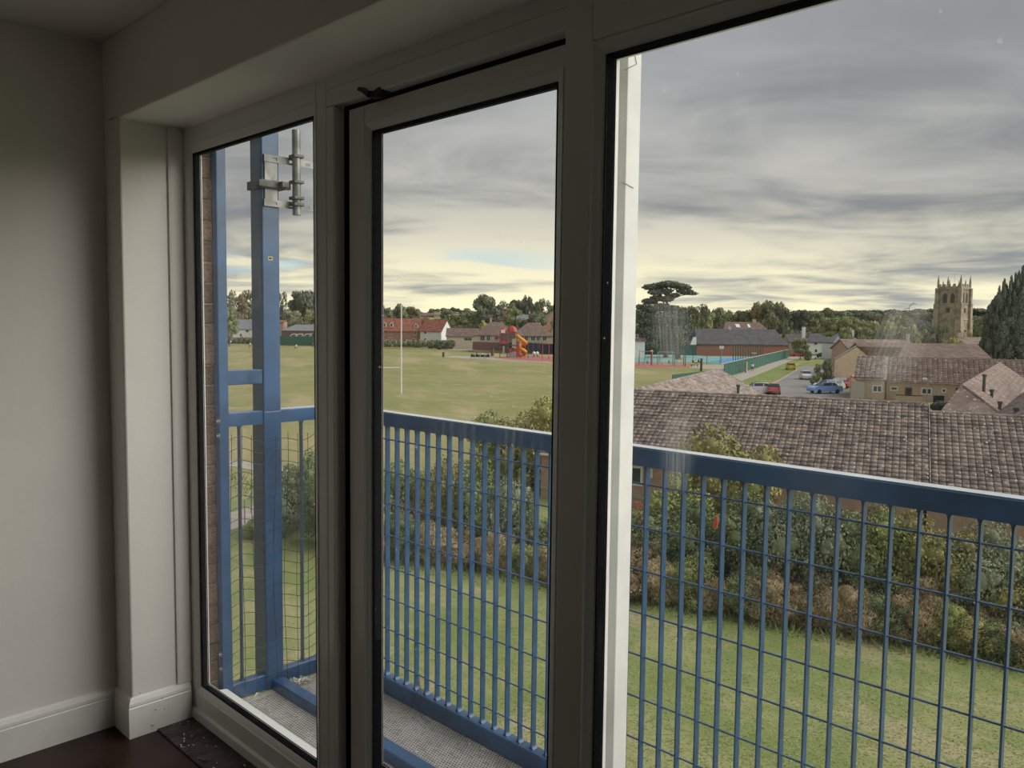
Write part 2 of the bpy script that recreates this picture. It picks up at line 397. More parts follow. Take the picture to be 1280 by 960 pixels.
# white cover post outside the mullion, its side catching the sky
MB().box(-1.062, hx0+.001, 1.3355, 1.381, .02, 2.3).build('cover_post', MT['upvc_out'], W2, bevel=.002)
b = MB()
for pts in (((793, 66), (796, 80), (790, 83)), ((790, 83), (784, 86), (780, 88)), ((776, 228), (783, 230), (786, 232), (792, 235))):
    b.tube([at_x(x, y, hx0+.002) for x, y in pts], .0006, 4)
b.build('hairline_crack', MT['galvdark'], W2)
# outside: concrete edge under the frames, the white sill board
shell('trim_5', [(-3.4, 3.6, 1.16, 1.335, -.12, .0)], MT['plaster'])
shell('trim_6', [(-2.862, XR+.3, 1.30, 1.335, .0, .08)], MT['upvc_out'])
MB().prism([(1.33, .05), (1.33, .088), (1.336, .090), (1.372, .084), (1.376, .078), (1.376, .06), (1.372, .06), (1.371, .075), (1.34, .078), (1.34, .05)], -2.815, XR+.3, 'x').build('trim_7', MT['white'], kind='structure')
shell('wall_outside', [(-3.6, -2.909, 1.302, 1.384, -.3, 2.9), (-3.6, 4.5, 1.335, 1.41, 2.15, 2.9), (XR+.3, 4.5, 1.335, 1.41, -.3, 2.16)], MT['mortar'])
wall_out = bpy.data.objects['wall_outside']
# bricks of the outside return, each with its own edges
bm_ = MB().box(-.115, .018, 0, .076, 0, .069).mesh('brick', MT['brick'])
bm2 = MB().box(-.22, .016, 0, .0755, 0, .069).mesh('brick', MT['brick'])
for k in range(-4, 34):
    o = obj('brick', bm_ if k % 2 else bm2, wall_out, bevel=.003)
    o.location = (-2.919+r3.uniform(-.003, .003), 1.308+r3.uniform(-.0015, .0015), .012+k*.0752); o.rotation_euler = (0, 0, r3.uniform(-.02, .02))

# ------------------------------------------------------------------ the balcony
DK = -.022
m = bpy.data.materials.new('perforated_grey_deck'); m.use_nodes = True; t = NT(m.node_tree); bs = t.n['Principled BSDF']
tcn = t.new('ShaderNodeTexCoord'); sp = t.new('ShaderNodeSeparateXYZ'); t.l.new(tcn.outputs['Object'], sp.inputs[0])
row = t.math('DIVIDE', sp.outputs[1], .0105); fl = t.math('FLOOR', row); odd = t.math('MULTIPLY', t.math('MODULO', fl, 2.0), .5)
u = t.math('SUBTRACT', t.math('FRACT', t.math('ADD', t.math('DIVIDE', sp.outputs[0], .0120), odd)), .5); v = t.math('SUBTRACT', t.math('FRACT', row), .5)
rr = t.math('SQRT', t.math('ADD', t.math('MULTIPLY', u, u), t.math('MULTIPLY', v, v)))
hole = t.math('LESS_THAN', rr, .27)
n1 = t.noise(tcn.outputs['Object'], 5, 5, .6); n2 = t.noise(tcn.outputs['Object'], 45, 3)
c = t.mix(t.smooth(n1, .35, .65), (.42, .40, .375), (.56, .53, .51)); c = t.mix(t.smooth(n2, .45, .75), c, (.30, .285, .26))
t.l.new(c, bs.inputs['Base Color']); bs.inputs['Roughness'].default_value = .6
trn = t.new('ShaderNodeBsdfTransparent'); mx = t.new('ShaderNodeMixShader'); t.l.new(hole, mx.inputs[0]); t.l.new(bs.outputs[0], mx.inputs[1]); t.l.new(trn.outputs[0], mx.inputs[2])
t.l.new(mx.outputs[0], t.n['Material Output'].inputs[0]); MT['deck'] = m
YRL, XRL = 1.93, -2.925                             # railing planes
b = MB().quad((XRL-.03, 1.337, DK), (4.2, 1.337, DK), (4.2, YRL+.03, DK), (XRL-.03, YRL+.03, DK))
b.build('balcony_deck', MT['deck'], kind='structure')
shell('blackout_tray', [(XRL-.02, 4.2, 1.337, YRL+.02, DK-.045, DK-.041)], MT['black'])  # black tray added under the deck to keep light out of its holes
b = MB()
for x in np.arange(-2.6, 4.2, .62): b.box(x, x+.05, 1.337, YRL+.03, DK-.09, DK-.046)
b.box(-2.95, 4.2, YRL+.02, YRL+.035, DK-.12, DK-.006)
b.build('trim_8', MT['galvdark'], kind='structure')

Z_TOP, Z_TB, Z_BT, Z_BB = EYE-.345, EYE-.398, .045, -.016
RF = empty('balcony_railing', (0, YRL, 0), 0, 'long blue steel railing of upright bars and thin cross rods along the balcony front', 'railing')
y0, y1 = -.025, .022
rail = MB().prism([(y0, Z_TB), (y0, Z_TOP-.004), (y0+.004, Z_TOP), (y1-.004, Z_TOP), (y1, Z_TOP-.004), (y1, Z_TB)], XRL, 4.2, 'x').build('top_rail', MT['blue'], RF)
MB().box(XRL+.02, 4.2, y0+.003, y1-.003, Z_TOP, Z_TOP+.0012).build('sky_sheen_top', MT['palish'], rail, label='pale top face with painted-in sky sheen')  # thin pale strip painted as the sky's sheen on the rail
MB().prism([(y0, Z_BB), (y0, Z_BT-.004), (y0+.004, Z_BT), (y1-.004, Z_BT), (y1, Z_BT-.004), (y1, Z_BB)], XRL, 4.2, 'x').build('bottom_rail', MT['blue'], RF)
def bar_mesh(h, fl=.0085):                          # flat upright with flared welds at both ends
    b = MB(); t2 = .0023; d = .0105; prof = []
    zs = [0, .002, .005, .010, .018, h-.018, h-.010, h-.005, h-.002, h]; ws = [fl, fl*.62, fl*.3, fl*.1, 0]; ws = ws+ws[::-1]
    for z, wd in zip(zs, ws):
        b.v += [(-t2-wd, -d, z), (t2+wd, -d, z), (t2+wd, d, z), (-t2-wd, d, z)]
    for i in range(len(zs)-1):
        for j in range(4): b.f.append((i*4+j, i*4+(j+1) % 4, i*4+4+(j+1) % 4, i*4+4+j))
    return b.mesh('upright_bar', MT['blue'])
bme = bar_mesh(Z_TB-Z_BT)
XB = -1.038
ks = [k for k in range(-30, 85)]
for k in ks:
    x = XB+k*.0615
    if x < XRL+.03 or x > 4.15: continue
    o = obj('upright_bar', bme, RF); o.location = (x, .002, Z_BT)
for i in range(8):
    z = EYE-.456-.1275*i
    b = MB().tube([(XRL, .006, z), (4.2, .006, z)], .0029, 6); b.build('cross_rod', MT['blue'], RF, smooth=True)

RS = empty('side_railing', (XRL, 1.64, 0), 0, 'short blue steel side railing hung with sagging wire mesh at the balcony end', 'railing')
P2 = (-2.993, -2.902, 1.582, 1.655)                 # the tall post
for nm, za, zb in (('top_rail', Z_TB, Z_TOP), ('bottom_rail', Z_BB, Z_BT)):
    MB().prism([(-.022, za), (-.022, zb-.004), (-.018, zb), (.014, zb), (.018, zb-.004), (.018, za)], 1.42-1.64, P2[2]-1.64-.001, 'y').build(nm, MT['blue'], RS)
    q2 = MB().prism([(-.022, za), (-.022, zb-.004), (-.018, zb), (.014, zb), (.018, zb-.004), (.018, za)], P2[3]+.001-1.64, YRL-.027-1.64, 'y').build(nm, MT['blue'], RS)
    if nm == 'top_rail': MB().box(-.018, .014, P2[3]+.002-1.64, YRL-.03-1.64, zb, zb+.0012).build('sky_sheen_top', MT['palish'], q2, label='pale top face with painted-in sky sheen')
sme = MB().tube([(0, 0, 0), (0, 0, Z_TB-Z_BT)], .0075, 8).mesh('upright_bar', MT['blue'], True)
sme = bar_mesh(Z_TB-Z_BT); 
for y in (1.489, 1.7575, 1.835):
    o = obj('upright_bar', sme, RS); o.location = (0, y-1.64, Z_BT); o.rotation_euler = (0, 0, PI/2)
# transom between the wall post and the tall post, above the railing
za, zb = at_x(300, 481, XRL+.018).z, at_x(300, 462.5, XRL+.018).z
MB().box(-.018, .018, 1.42-1.64, P2[2]-1.64-.001, za, zb).build('transom', MT['blue'], RS, bevel=.003)
# hanging wire mesh, gently bellied
def mesh_pt(y, z):
    s = (y-1.42)/.5
    return Vector((.040+.012*math.sin(s*9+z*2.2)*.7+.008*math.sin(z*7+s*3), y-1.64, z+.012*math.sin(s*7.5+z)+.010*math.sin(s*17)))
b = MB(); ztop = EYE-.455; zz = [ztop-.0455*i for i in range(23)]
yy = [1.428+.0475*i for i in range(10)]
for y in yy:
    jit = r3.uniform(-.006, .006)
    if P2[2]-.006 < y < P2[3]+.004 and False: continue
    pts = [mesh_pt(y+jit*math.sin(z*5), z) for z in [ztop+r3.uniform(.008, .028)]+zz]; b.tube(pts, .0012, 4)
for z in zz:
    b.tube([mesh_pt(1.425+.0125*i, z) for i in range(39)], .0012, 4)
b.build('wire_mesh', MT['wire'], RS)

PW = empty('wall_post', (-2.895, 1.41, 0), 0, 'blue steel post bolted to the brick return at the balcony wall', 'post')
PW.location = (-2.895, 1.41, DK)
MB().box(-.025, .025, -.025, .012, 0, 2.9).build('post_tube', MT['blue'], PW, bevel=.003)
for (px, py) in ((279.5, 818), (280, 836), (276.5, 527), (276.5, 545)):
    p = at_y(px-3, py, 1.385)
    MB().tube([(p.x+2.895, -.0255, p.z-DK), (p.x+2.895, -.028, p.z-DK)], .011, 10).tube([(p.x+2.895, -.028, p.z-DK), (p.x+2.895, -.034, p.z-DK)], .006, 6).build('bolt', MT['galv'], PW)
PT = empty('tall_post', ((P2[0]+P2[1])/2, (P2[2]+P2[3])/2, DK), 0, 'tall square blue steel post carrying a galvanised aerial bracket', 'post')
hx, hy = (P2[1]-P2[0])/2, (P2[3]-P2[2])/2
MB().box(-hx, hx, -hy, hy, 0, 2.9).build('post_tube', MT['blue'], PT, bevel=.004)
MB().box(-hx-.0015, hx+.0015, -hy-.0015, hy+.0015, Z_BB-DK, Z_TOP-DK-.004).build('lower_sleeve', MT['blue'], PT, bevel=.004)
p = at_x(338, 323, P2[1]+.001)
stk = MB().box(hx+.0004, hx+.0012, p.y-PT.location.y-.010, p.y-PT.location.y+.010, p.z-DK-.007, p.z-DK+.007).build('sticker', MT['sticker'], PT, label='small yellow and black label')
MB().box(hx+.0013, hx+.0016, p.y-PT.location.y-.007, p.y-PT.location.y+.007, p.z-DK-.003, p.z-DK+.004).build('printed_mark', MT['black'], stk)
MB().box(P2[1]+.001, 4.2, 1.603, 1.655, DK, DK+.042).build('deck_beam', MT['blue'], bevel=.004, label='blue steel beam lying lengthways on the perforated deck', cat='beam')
# aerial bracket: plate, band clamp, two perforated arms, two pole clamps; the pole is its own thing
XP = P2[1]+.0015
ab = empty('aerial_bracket', (XP, 1.62, at_x(338, 226, XP).z), 0, 'galvanised aerial bracket with two perforated arms clamped to the tall blue post', 'bracket')
L = ab.location
q0, q1 = at_x(329.5, 195, XP), at_x(346.5, 258, XP)
MB().box(0, .006, q0.y-L.y, q1.y-L.y, q1.z-L.z, q0.z-L.z).build('back_plate', MT['galv'], ab, bevel=.002)
u0 = at_x(323, 229, XP).z-L.z
b = MB().box(-.10, .016, -.048, .052, u0-.016, u0+.016); b.box(.0, .02, -.06, .075, u0-.012, u0+.012); b.box(.006, .05, .02, .05, u0-.010, u0+.012)
b.build('band_clamp', MT['galvdark'], ab, bevel=.002)
for (ya, yb) in ((199, 207.5), (254.5, 263)):
    A = at_x(347, ya, XP+.02)-L; B = at_x(396, yb, XP+.02)-L; B.y = A.y+.27; A.y -= .05; z0 = A.z
    b = MB(); n = 9                                    # web with alternating holes, then the flange
    ys = np.linspace(A.y, B.y, n*2+1); hz = .012
    for i in range(n*2):
        if i % 4 == 2: 
            b.box(.006, .009, ys[i], ys[i+1], z0+.006, z0+hz); b.box(.006, .009, ys[i], ys[i+1], z0-hz, z0-.005)
        else: b.box(.006, .009, ys[i], ys[i+1], z0-hz, z0+hz)
    b.box(-.012, .009, A.y, B.y, z0+hz, z0+hz+.003)
    b.build('bracket_arm', MT['galv'], ab)
pz0, pz1 = at_x(371, 269, XP+.03), at_x(371, 163, XP+.03)
for py in (196, 228, 248, 256):
    z = at_x(371, py, XP+.03).z-L.z
    MB().box(.008, .052, pz0.y-L.y-.022, pz0.y-L.y+.022, z-.006, z+.006).build('pole_clamp', MT['galvdark'], ab, bevel=.002)
MB().tube([(XP+.03, pz0.y, pz0.z), (XP+.03, pz0.y, pz1.z)], .0165, 14).build('aerial_pole', MT['galv'], label='short empty galvanised pole held upright in the aerial bracket', cat='pole', smooth=False)

# litter on the deck
def deckp(px, py): return at_z(px, py, DK+.004)
for i, (a, c, lab) in enumerate((((314, 866), (331, 860), 'long white feather shaft on the deck, nearest the side railing'), ((317, 872), (325, 865), 'short white feather shaft just in front of the long one'))):
    A, B = deckp(*a), deckp(*c); Cc = (A+B)/2+Vector((0, 0, .006))
    MB().tube([A, Cc, B], [.0015, .0038, .002], 5).build('feather_shaft', MT['white'], label=lab, cat='feather')
b = MB(); 
for i in range(26):
    p = deckp(356+r3.random()*26, 845+r3.random()*13); l = r3.uniform(.02, .06); a = r3.uniform(0, PI)
    b.tube([p, p+Vector((math.cos(a)*l*.5, math.sin(a)*l*.5, r3.uniform(.004, .016))), p+Vector((math.cos(a)*l, math.sin(a)*l, r3.uniform(0, .01)))], [.002, .006, .002], 4)
b.build('dry_leaf_litter', mat('dry_leaf', (.60, .56, .50), .8, var=.5, vscale=60), kind='stuff', label='pale dry leaf and twig litter heaped beside the tall post', cat='litter')
b = MB()
for i in range(70):
    p = deckp(*random.choice([(300+r3.random()*95, 865+r3.random()*70), (480+r3.random()*200, 870+r3.random()*90), (585+r3.random()*40, 910+r3.random()*30)])); s = r3.uniform(.001, .004)
    if p.y > YRL-.03: continue
    b.ball(p, (s, s*1.4, s*.5), 5, 3)
b.build('white_flakes', MT['white'], kind='stuff', label='tiny white flakes strewn across the perforated deck', cat='litter')
lm = mat('grey_dry_leaf', (.30, .27, .22), .8, var=.5, vscale=80)
for (px, py, lab) in ((604, 920, 'crumpled grey dead leaf by the bottom rail, the larger of two'), (618, 934, 'small grey dead leaf just beyond the crumpled one'), (498, 951, 'pale curled chip on the deck beside the blue beam')):
    p = deckp(px, py); b = MB(); k = .016 if 'larger' in lab else .010
    for a in range(5):
        an = a*1.25; b.add([(p.x, p.y, p.z), (p.x+math.cos(an)*k, p.y+math.sin(an)*k, p.z+.006), (p.x+math.cos(an+.6)*k*1.3, p.y+math.sin(an+.6)*k*1.3, p.z+.010), (p.x+math.cos(an+1.1)*k*.8, p.y+math.sin(an+1.1)*k*.8, p.z+.002)], [(0, 1, 2, 3)])
    b.build('dead_leaf', lm, label=lab, cat='leaf')
x = at_y(525, 865, YRL-.027)
b = MB().tube([(x.x-.028, YRL-.05, DK+.006), (x.x-.02, YRL-.04, .035), (x.x, YRL-.032, .075), (x.x+.006, YRL-.033, .13), (x.x+.004, YRL-.03, .075), (x.x+.016, YRL-.034, .05), (x.x+.012, YRL-.05, .01), (x.x+.05, YRL-.055, DK+.006), (x.x+.08, YRL-.05, DK+.005)], .0011, 5)
b.build('loose_wire', MT['wire'], label='loose twist of wire hooked around the foot of a railing bar', cat='wire')
# ================================================================== OUTSIDE: materials
MT['tile'] = mat('mottled_concrete_roof_tile', (.31, .25, .225), .85, .2, var=.45, vscale=1.6, detail=8)
def lichen(m, scale=5.5, thr=.17, colr=(.78, .75, .68), amt=.95):       # pale lichen spots
    t = NT(m.node_tree); b = t.n['Principled BSDF']; src = b.inputs['Base Color'].links[0].from_socket
    tc = t.new('ShaderNodeTexCoord'); vo = t.new('ShaderNodeTexVoronoi'); vo.inputs['Scale'].default_value = scale; t.l.new(tc.outputs['Object'], vo.inputs['Vector'])
    sp = t.math('SUBTRACT', 1.0, t.smooth(vo.outputs['Distance'], thr*.7, thr)); rs = t.smooth(t.noise(tc.outputs['Object'], scale*.8, 3), .54, .62)
    c = t.mix(t.math('MULTIPLY', t.math('MULTIPLY', sp, rs), amt), src, colr); t.l.new(c, b.inputs['Base Color'])
lichen(MT['tile'], 5.5, .40)
MT['tilefar'] = mat('weathered_pinkish_roof_tile', (.27, .20, .175), .85, .2, var=.3, vscale=.8, detail=8); lichen(MT['tilefar'], 4.0, .42, amt=.6)
MT['roofbrown'] = mat('brown_tiled_roof', (.20, .145, .125), .85, .2, var=.25, vscale=1)
MT['roofdark'] = mat('dark_slate_roof', (.115, .11, .115), .8, .2, var=.2, vscale=.7)
MT['roofgrey'] = mat('grey_slate_roof', (.23, .24, .26), .8, .2, var=.15, vscale=.7)
MT['roofred'] = mat('red_tiled_roof', (.30, .125, .09), .85, .2, var=.3, vscale=1)
MT['wallbrick'] = mat('orange_buff_brickwork', (.62, .47, .36), .9, .2, var=.15, vscale=6)
MT['wallbrown'] = mat('buff_brown_brickwork', (.56, .45, .34), .9, .2, var=.12, vscale=4)
MT['wallred'] = mat('red_brickwork', (.35, .185, .145), .9, .2, var=.2, vscale=3)
MT['wallpink'] = mat('pink_rendered_wall', (.50, .34, .28), .9, .2, var=.1, vscale=3)
MT['render'] = mat('white_rendered_wall', (.74, .76, .76), .8, .2, var=.06, vscale=1)
MT['cream'] = mat('cream_rendered_wall', (.55, .48, .36), .85, .2, var=.1, vscale=2)
MT['stone'] = mat('weathered_limestone', (.385, .33, .265), .95, .15, var=.3, vscale=.7, detail=8)
MT['stonedark'] = mat('dark_louvre_stone', (.10, .09, .08), .9)
MT['asphalt'] = mat('grey_asphalt', (.27, .255, .25), .9, .2, var=.12, vscale=.4)
MT['path'] = mat('pale_gravel_path', (.44, .39, .34), .95, .1, var=.15, vscale=1.2)
MT['verge'] = mat('mown_verge_grass', (.23, .27, .10), .95, .1, var=.2, vscale=.5)
MT['court'] = mat('turquoise_court_surface', (.20, .40, .40), .7)
MT['courtblue'] = mat('blue_court_surface', (.10, .30, .62), .7)
MT['safety'] = mat('red_safety_surface', (.42, .16, .15), .9, var=.2, vscale=.5)
MT['greenfence'] = mat('dark_green_fence', (.035, .12, .095), .6, var=.2, vscale=1)
MT['orange'] = mat('orange_slide_plastic', (.75, .30, .03), .4)
MT['redpl'] = mat('red_play_plastic', (.45, .06, .06), .45)
MT['maroon'] = mat('brown_play_panel', (.16, .09, .085), .6)
MT['steel'] = mat('grey_steel', (.33, .34, .35), .5, metal=.3)
MT['skin'] = mat('skin', (.42, .26, .19), .6)
MT['shirt'] = mat('white_shirt', (.85, .85, .84), .8)
MT['navy'] = mat('dark_clothing', (.035, .04, .06), .8)
MT['bark'] = mat('bark', (.11, .09, .07), .9, var=.3, vscale=4)
def leafmat(name, c1, c2, scale=.6, rnd=.15):
    return mat(name, c1, .75, .15, col2=c2, vscale=scale, detail=6, rnd=rnd)
LM = {
 'far': leafmat('distant_tree_leaves', (0.301, 0.316, 0.192), (0.177, 0.197, 0.130), 7),
 'fardark': leafmat('distant_dark_leaves', (0.208, 0.223, 0.166), (0.123, 0.138, 0.113), 7),
 'faryellow': leafmat('distant_yellowing_leaves', (0.498, 0.471, 0.188), (0.296, 0.296, 0.134), 7),
 'farlight': leafmat('distant_light_green_leaves', (0.385, 0.407, 0.207), (0.237, 0.259, 0.147), 7),
 'farbrown': leafmat('distant_turning_leaves', (0.370, 0.310, 0.184), (0.237, 0.213, 0.132), 7),
 'shrub': leafmat('dark_green_shrub_leaves', (0.280, 0.329, 0.168), (0.119, 0.154, 0.077), 5),
 'grey': leafmat('grey_green_willow_leaves', (0.362, 0.400, 0.275), (0.188, 0.219, 0.138), 5),
 'bright': leafmat('bright_green_leaves', (0.388, 0.425, 0.163), (0.188, 0.219, 0.088), 5),
 'gold': leafmat('golden_autumn_leaves', (0.460, 0.414, 0.172), (0.241, 0.241, 0.098), 5),
 'rust': leafmat('rusty_bramble_leaves', (0.481, 0.377, 0.234), (0.247, 0.202, 0.117), 5),
 'dry': leafmat('dry_tan_stems', (0.625, 0.512, 0.338), (0.350, 0.275, 0.169), 5),
 'conifer': leafmat('dark_conifer_needles', (0.210, 0.241, 0.194), (0.116, 0.139, 0.116), 6),
}
MT['hazel'] = MT['bark']
def at_c(px, py, D): d = ray(px, py); return Vector((d[0]*D, d[1]*D, EYE+d[2]*D))
def D_of(px, py, z): return (z-EYE)/ray(px, py)[2]
def bearing_px(x, y): return 640+F*math.tan(max(-1.2, min(1.2, math.atan2(x, y)-YAW)))
def sstep(x, a, b): t = min(1, max(0, (x-a)/(b-a))); return t*t*(3-2*t)
def terrain(x, y):
    d = math.hypot(x, y); px = bearing_px(x, y)
    A = float(np.interp(px, [200, 420, 480, 590, 700, 900, 1300], [8, 13, 16, 15, 10, 5, 6]))
    B = float(np.interp(px, [200, 600, 1000, 1150, 1300], [14, 11, 14, 26, 20]))
    return GZ + A*sstep(d, 340, 640) + B*sstep(d, 700, 1700)

# ground: one lawn that runs to the hills
m = bpy.data.materials.new('mown_playing_field'); m.use_nodes = True; t = NT(m.node_tree); bs = t.n['Principled BSDF']
g = t.new('ShaderNodeNewGeometry'); P = g.outputs['Position']
n_big = t.noise(P, .05, 5, .6); n_mid = t.noise(P, .35, 6, .65); n_fine = t.noise(P, 9, 5, .7)
pr = t.new('ShaderNodeVectorRotate'); pr.rotation_type = 'Z_AXIS'; pr.inputs['Angle'].default_value = .6; t.l.new(P, pr.inputs['Vector'])
dry = t.smooth(t.noise(t.vmath('MULTIPLY', pr.outputs[0], (.030, .11, 1)), 1.0, 6, .68), .50, .66)
near = t.smooth(t.vmath('LENGTH', P), 20, 75) if False else None
ln = t.new('ShaderNodeVectorMath'); ln.operation = 'LENGTH'; t.l.new(P, ln.inputs[0]); far = t.smooth(ln.outputs['Value'], 26, 62)
cn = t.mix(t.smooth(n_mid, .38, .62), (.200, .245, .085), (.31, .315, .145))
cf = t.mix(t.smooth(n_big, .38, .62), (.255, .265, .105), (.33, .30, .145))
c = t.mix(far, cn, cf)
nd = t.smooth(t.noise(t.vmath('MULTIPLY', P, (.30, .5, 1)), 1.0, 6, .7), .52, .66)
c = t.mix(t.math('MULTIPLY', nd, .75), c, (.44, .36, .235))
c = t.mix(t.math('MULTIPLY', t.math('MULTIPLY', dry, far), .75), c, (.46, .37, .22))
c = t.mix(t.math('MULTIPLY', t.smooth(n_fine, .40, .65), .35), c, t.mix(.5, c, (.09, .12, .03)))
t.l.new(c, bs.inputs['Base Color']); bs.inputs['Roughness'].default_value = .95; bs.inputs['Specular IOR Level'].default_value = .1
bn = t.new('ShaderNodeBump'); bn.inputs['Strength'].default_value = .35; bn.inputs['Distance'].default_value = .04; t.l.new(t.noise(P, 16, 4), bn.inputs['Height']); t.l.new(bn.outputs[0], bs.inputs['Normal'])
MT['field'] = m
ths = np.linspace(YAW-1.25, YAW+1.45, 90); rs = [.5, 6, 14, 24, 40, 60, 90, 130, 180, 240, 300, 340, 380, 420, 460, 500, 550, 600, 650, 700, 800, 950, 1100, 1300, 1500, 1700, 2200, 3200]
V = [(r*math.sin(a), r*math.cos(a), terrain(r*math.sin(a), r*math.cos(a))) for r in rs for a in ths]; n = len(ths)
Fq = [(i*n+j, i*n+j+1, (i+1)*n+j+1, (i+1)*n+j) for i in range(len(rs)-1) for j in range(n-1)]
obj('ground', npmesh('ground', V, Fq, MT['field'], smooth=True), kind='structure')
shell('trim_9', [(-3.3, 4.5, .9, 1.30, GZ, -.3)], MT['brick'])      # the brick face of the block below the flat
def patch(name, pts, m, h=.03, kind='structure', **kw):
    P = [at_z(px, py, GZ+h) for px, py in pts]; b = MB(); k = len(P)
    b.v = [tuple(p) for p in P]+[(p.x, p.y, GZ-.1) for p in P]
    b.f = [tuple(range(k))]+[(i, (i+1) % k, (i+1) % k+k, i+k) for i in range(k)]
    return b.build(name, m, kind=kind, **kw)

# ------------------------------------------------------------------ foliage
def leaves(name, lumps, n, leaf, m, core=.80, shell_=(.82, 1.06), flat=0, upb=0, aspect=1.5, dens=None):
    L = np.array([l[:6] for l in lumps], float); a = (L[:, 3]*L[:, 4]+L[:, 4]*L[:, 5]+L[:, 3]*L[:, 5]); pk = rng.choice(len(L), n, p=a/a.sum())
    d = rng.normal(size=(n, 3)); d /= np.linalg.norm(d, axis=1)[:, None]
    p = L[pk, :3]+d*L[pk, 3:6]*rng.uniform(shell_[0], shell_[1], n)[:, None]
    keep = np.ones(n, bool)
    for l in L:                                      # drop leaves buried inside a neighbouring lump
        q = (p-l[:3])/l[3:6]; keep &= (q*q).sum(1) > .60
    p = p[keep]; d = d[keep]; n = len(p)
    nn = d+rng.normal(size=(n, 3))*.7; nn[:, 2] += upb; nn /= np.linalg.norm(nn, axis=1)[:, None]
    t = np.cross(nn, rng.normal(size=(n, 3))); t /= np.linalg.norm(t, axis=1)[:, None]
    if flat: t[:, 2] = t[:, 2]*(1-flat)+flat*1.0; t /= np.linalg.norm(t, axis=1)[:, None]
    b = np.cross(nn, t); s = leaf*rng.uniform(.6, 1.3, n)[:, None]
    V = np.stack([p-t*s*aspect*.5, p+b*s*.5, p+t*s*aspect*.5, p-b*s*.5], 1).reshape(-1, 3)
    Fq = np.arange(4*n).reshape(-1, 4)
    if core:
        u = []; f = []; base = len(V)
        for l in L:
            mb = MB().ball(l[:3], tuple(l[3:6]*core), 8, 6); k = base+len(u); u += mb.v; f += [tuple(i+k for i in q) for q in mb.f]
        V = np.vstack([V, np.array(u)]); Fq = np.vstack([Fq, np.array(f)])
    return npmesh(name, V, Fq, m)
def lumps_round(n=16, r=.5, z0=.28, z1=1.0, seed=0, pw=1.0, rr=(.15, .24)):
    q = np.random.default_rng(seed); out = [(0, 0, (z0+z1)/2, r*.62, r*.62, (z1-z0)*.40)]
    for i in range(n):
        z = q.uniform(z0+.08, z1-.10); f = math.sin(PI*min(1, max(0, (z-z0+.12)/(z1-z0+.2))))**.6
        a = i*2.4+q.uniform(-.4, .4); R = q.uniform(*rr); rad = max(0, r*f-R*.75)
        out.append((math.cos(a)*rad, math.sin(a)*rad, z, R, R, R*q.uniform(.6, .85)*(z1-z0)))
    return out
def lumps_cone(seed=0, r=.42):
    q = np.random.default_rng(seed); out = [(0, 0, .5, r*.45, r*.45, .42)]
    for i in range(30):
        z = .08+i*.03; f = (1-z)**.75; a = i*2.4; R = .07+.12*f
        out.append((math.cos(a)*r*f*.75, math.sin(a)*r*f*.75, z, R, R, .09+.05*q.random()))
    return out
def lumps_bush(seed=0, n=12):
    q = np.random.default_rng(seed); out = [(0, 0, .38, .36, .36, .40)]
    for i in range(n):
        a = i*2.4; z = q.uniform(.18, .82); f = math.cos(max(0, z-.3)*1.5); R = q.uniform(.13, .2)
        out.append((math.cos(a)*(.46*f-R*.6), math.sin(a)*(.46*f-R*.6), z, R, R, R*.9))
    return out
def trunk_mesh(h, r=.03, kind=0):
    b = MB().tube([(0, 0, -.05), (.01, 0, h*.5), (0, .01, h)], [r, r*.8, r*.5], 7)
    for a in range(4): b.tube([(0, 0, h*.7), (math.cos(a*1.6)*.12, math.sin(a*1.6)*.12, h+.12)], [r*.5, r*.25], 5)
    return b.mesh('trunk', MT['bark'])
TRK = {'r': trunk_mesh(.4), 't': trunk_mesh(.5, .02)}
VAR = {}
def variant(kind, mk):
    key = (kind, mk)
    if key not in VAR:
        s = abs(hash(kind)) % 7 if False else sum(map(ord, kind)); l = LM[mk]
        if kind.startswith('round'): me = leaves('foliage', lumps_round(16, seed=s), 2600, .055, l)
        elif kind.startswith('loose'): me = leaves('foliage', lumps_round(22, r=.5, z0=.2, seed=s, rr=(.10, .17))[1:], 2400, .045, l, core=.45, shell_=(.5, 1.15))
        elif kind.startswith('tall'): me = leaves('foliage', lumps_round(20, r=.42, z0=.10, seed=s, rr=(.12, .2)), 2600, .05, l)
        elif kind.startswith('cone'): me = leaves('foliage', lumps_cone(s), 3800, .045, l, flat=.4, upb=.2)
        elif kind.startswith('low'): me = leaves('foliage', lumps_bush(s), 1500, .07, l)
        VAR[key] = me
    return VAR[key]
def tree(px, ytop, wpx, D, kind, mk, label, group=None, cat='tree', name='tree', ybase=None, trunk=True):
    p = at_c(px, 400, D); gz = terrain(p.x, p.y) if ybase is None else at_c(px, ybase, D).z
    H = at_c(px, ytop, D).z-gz; W = wpx*D/F
    o = empty(name, (p.x, p.y, gz), random.uniform(0, 6.28), label, cat, group); o.scale = (W, W, H)
    obj('foliage', variant(kind, mk), o)
    if trunk: obj('trunk', TRK['r'], o)
    return o

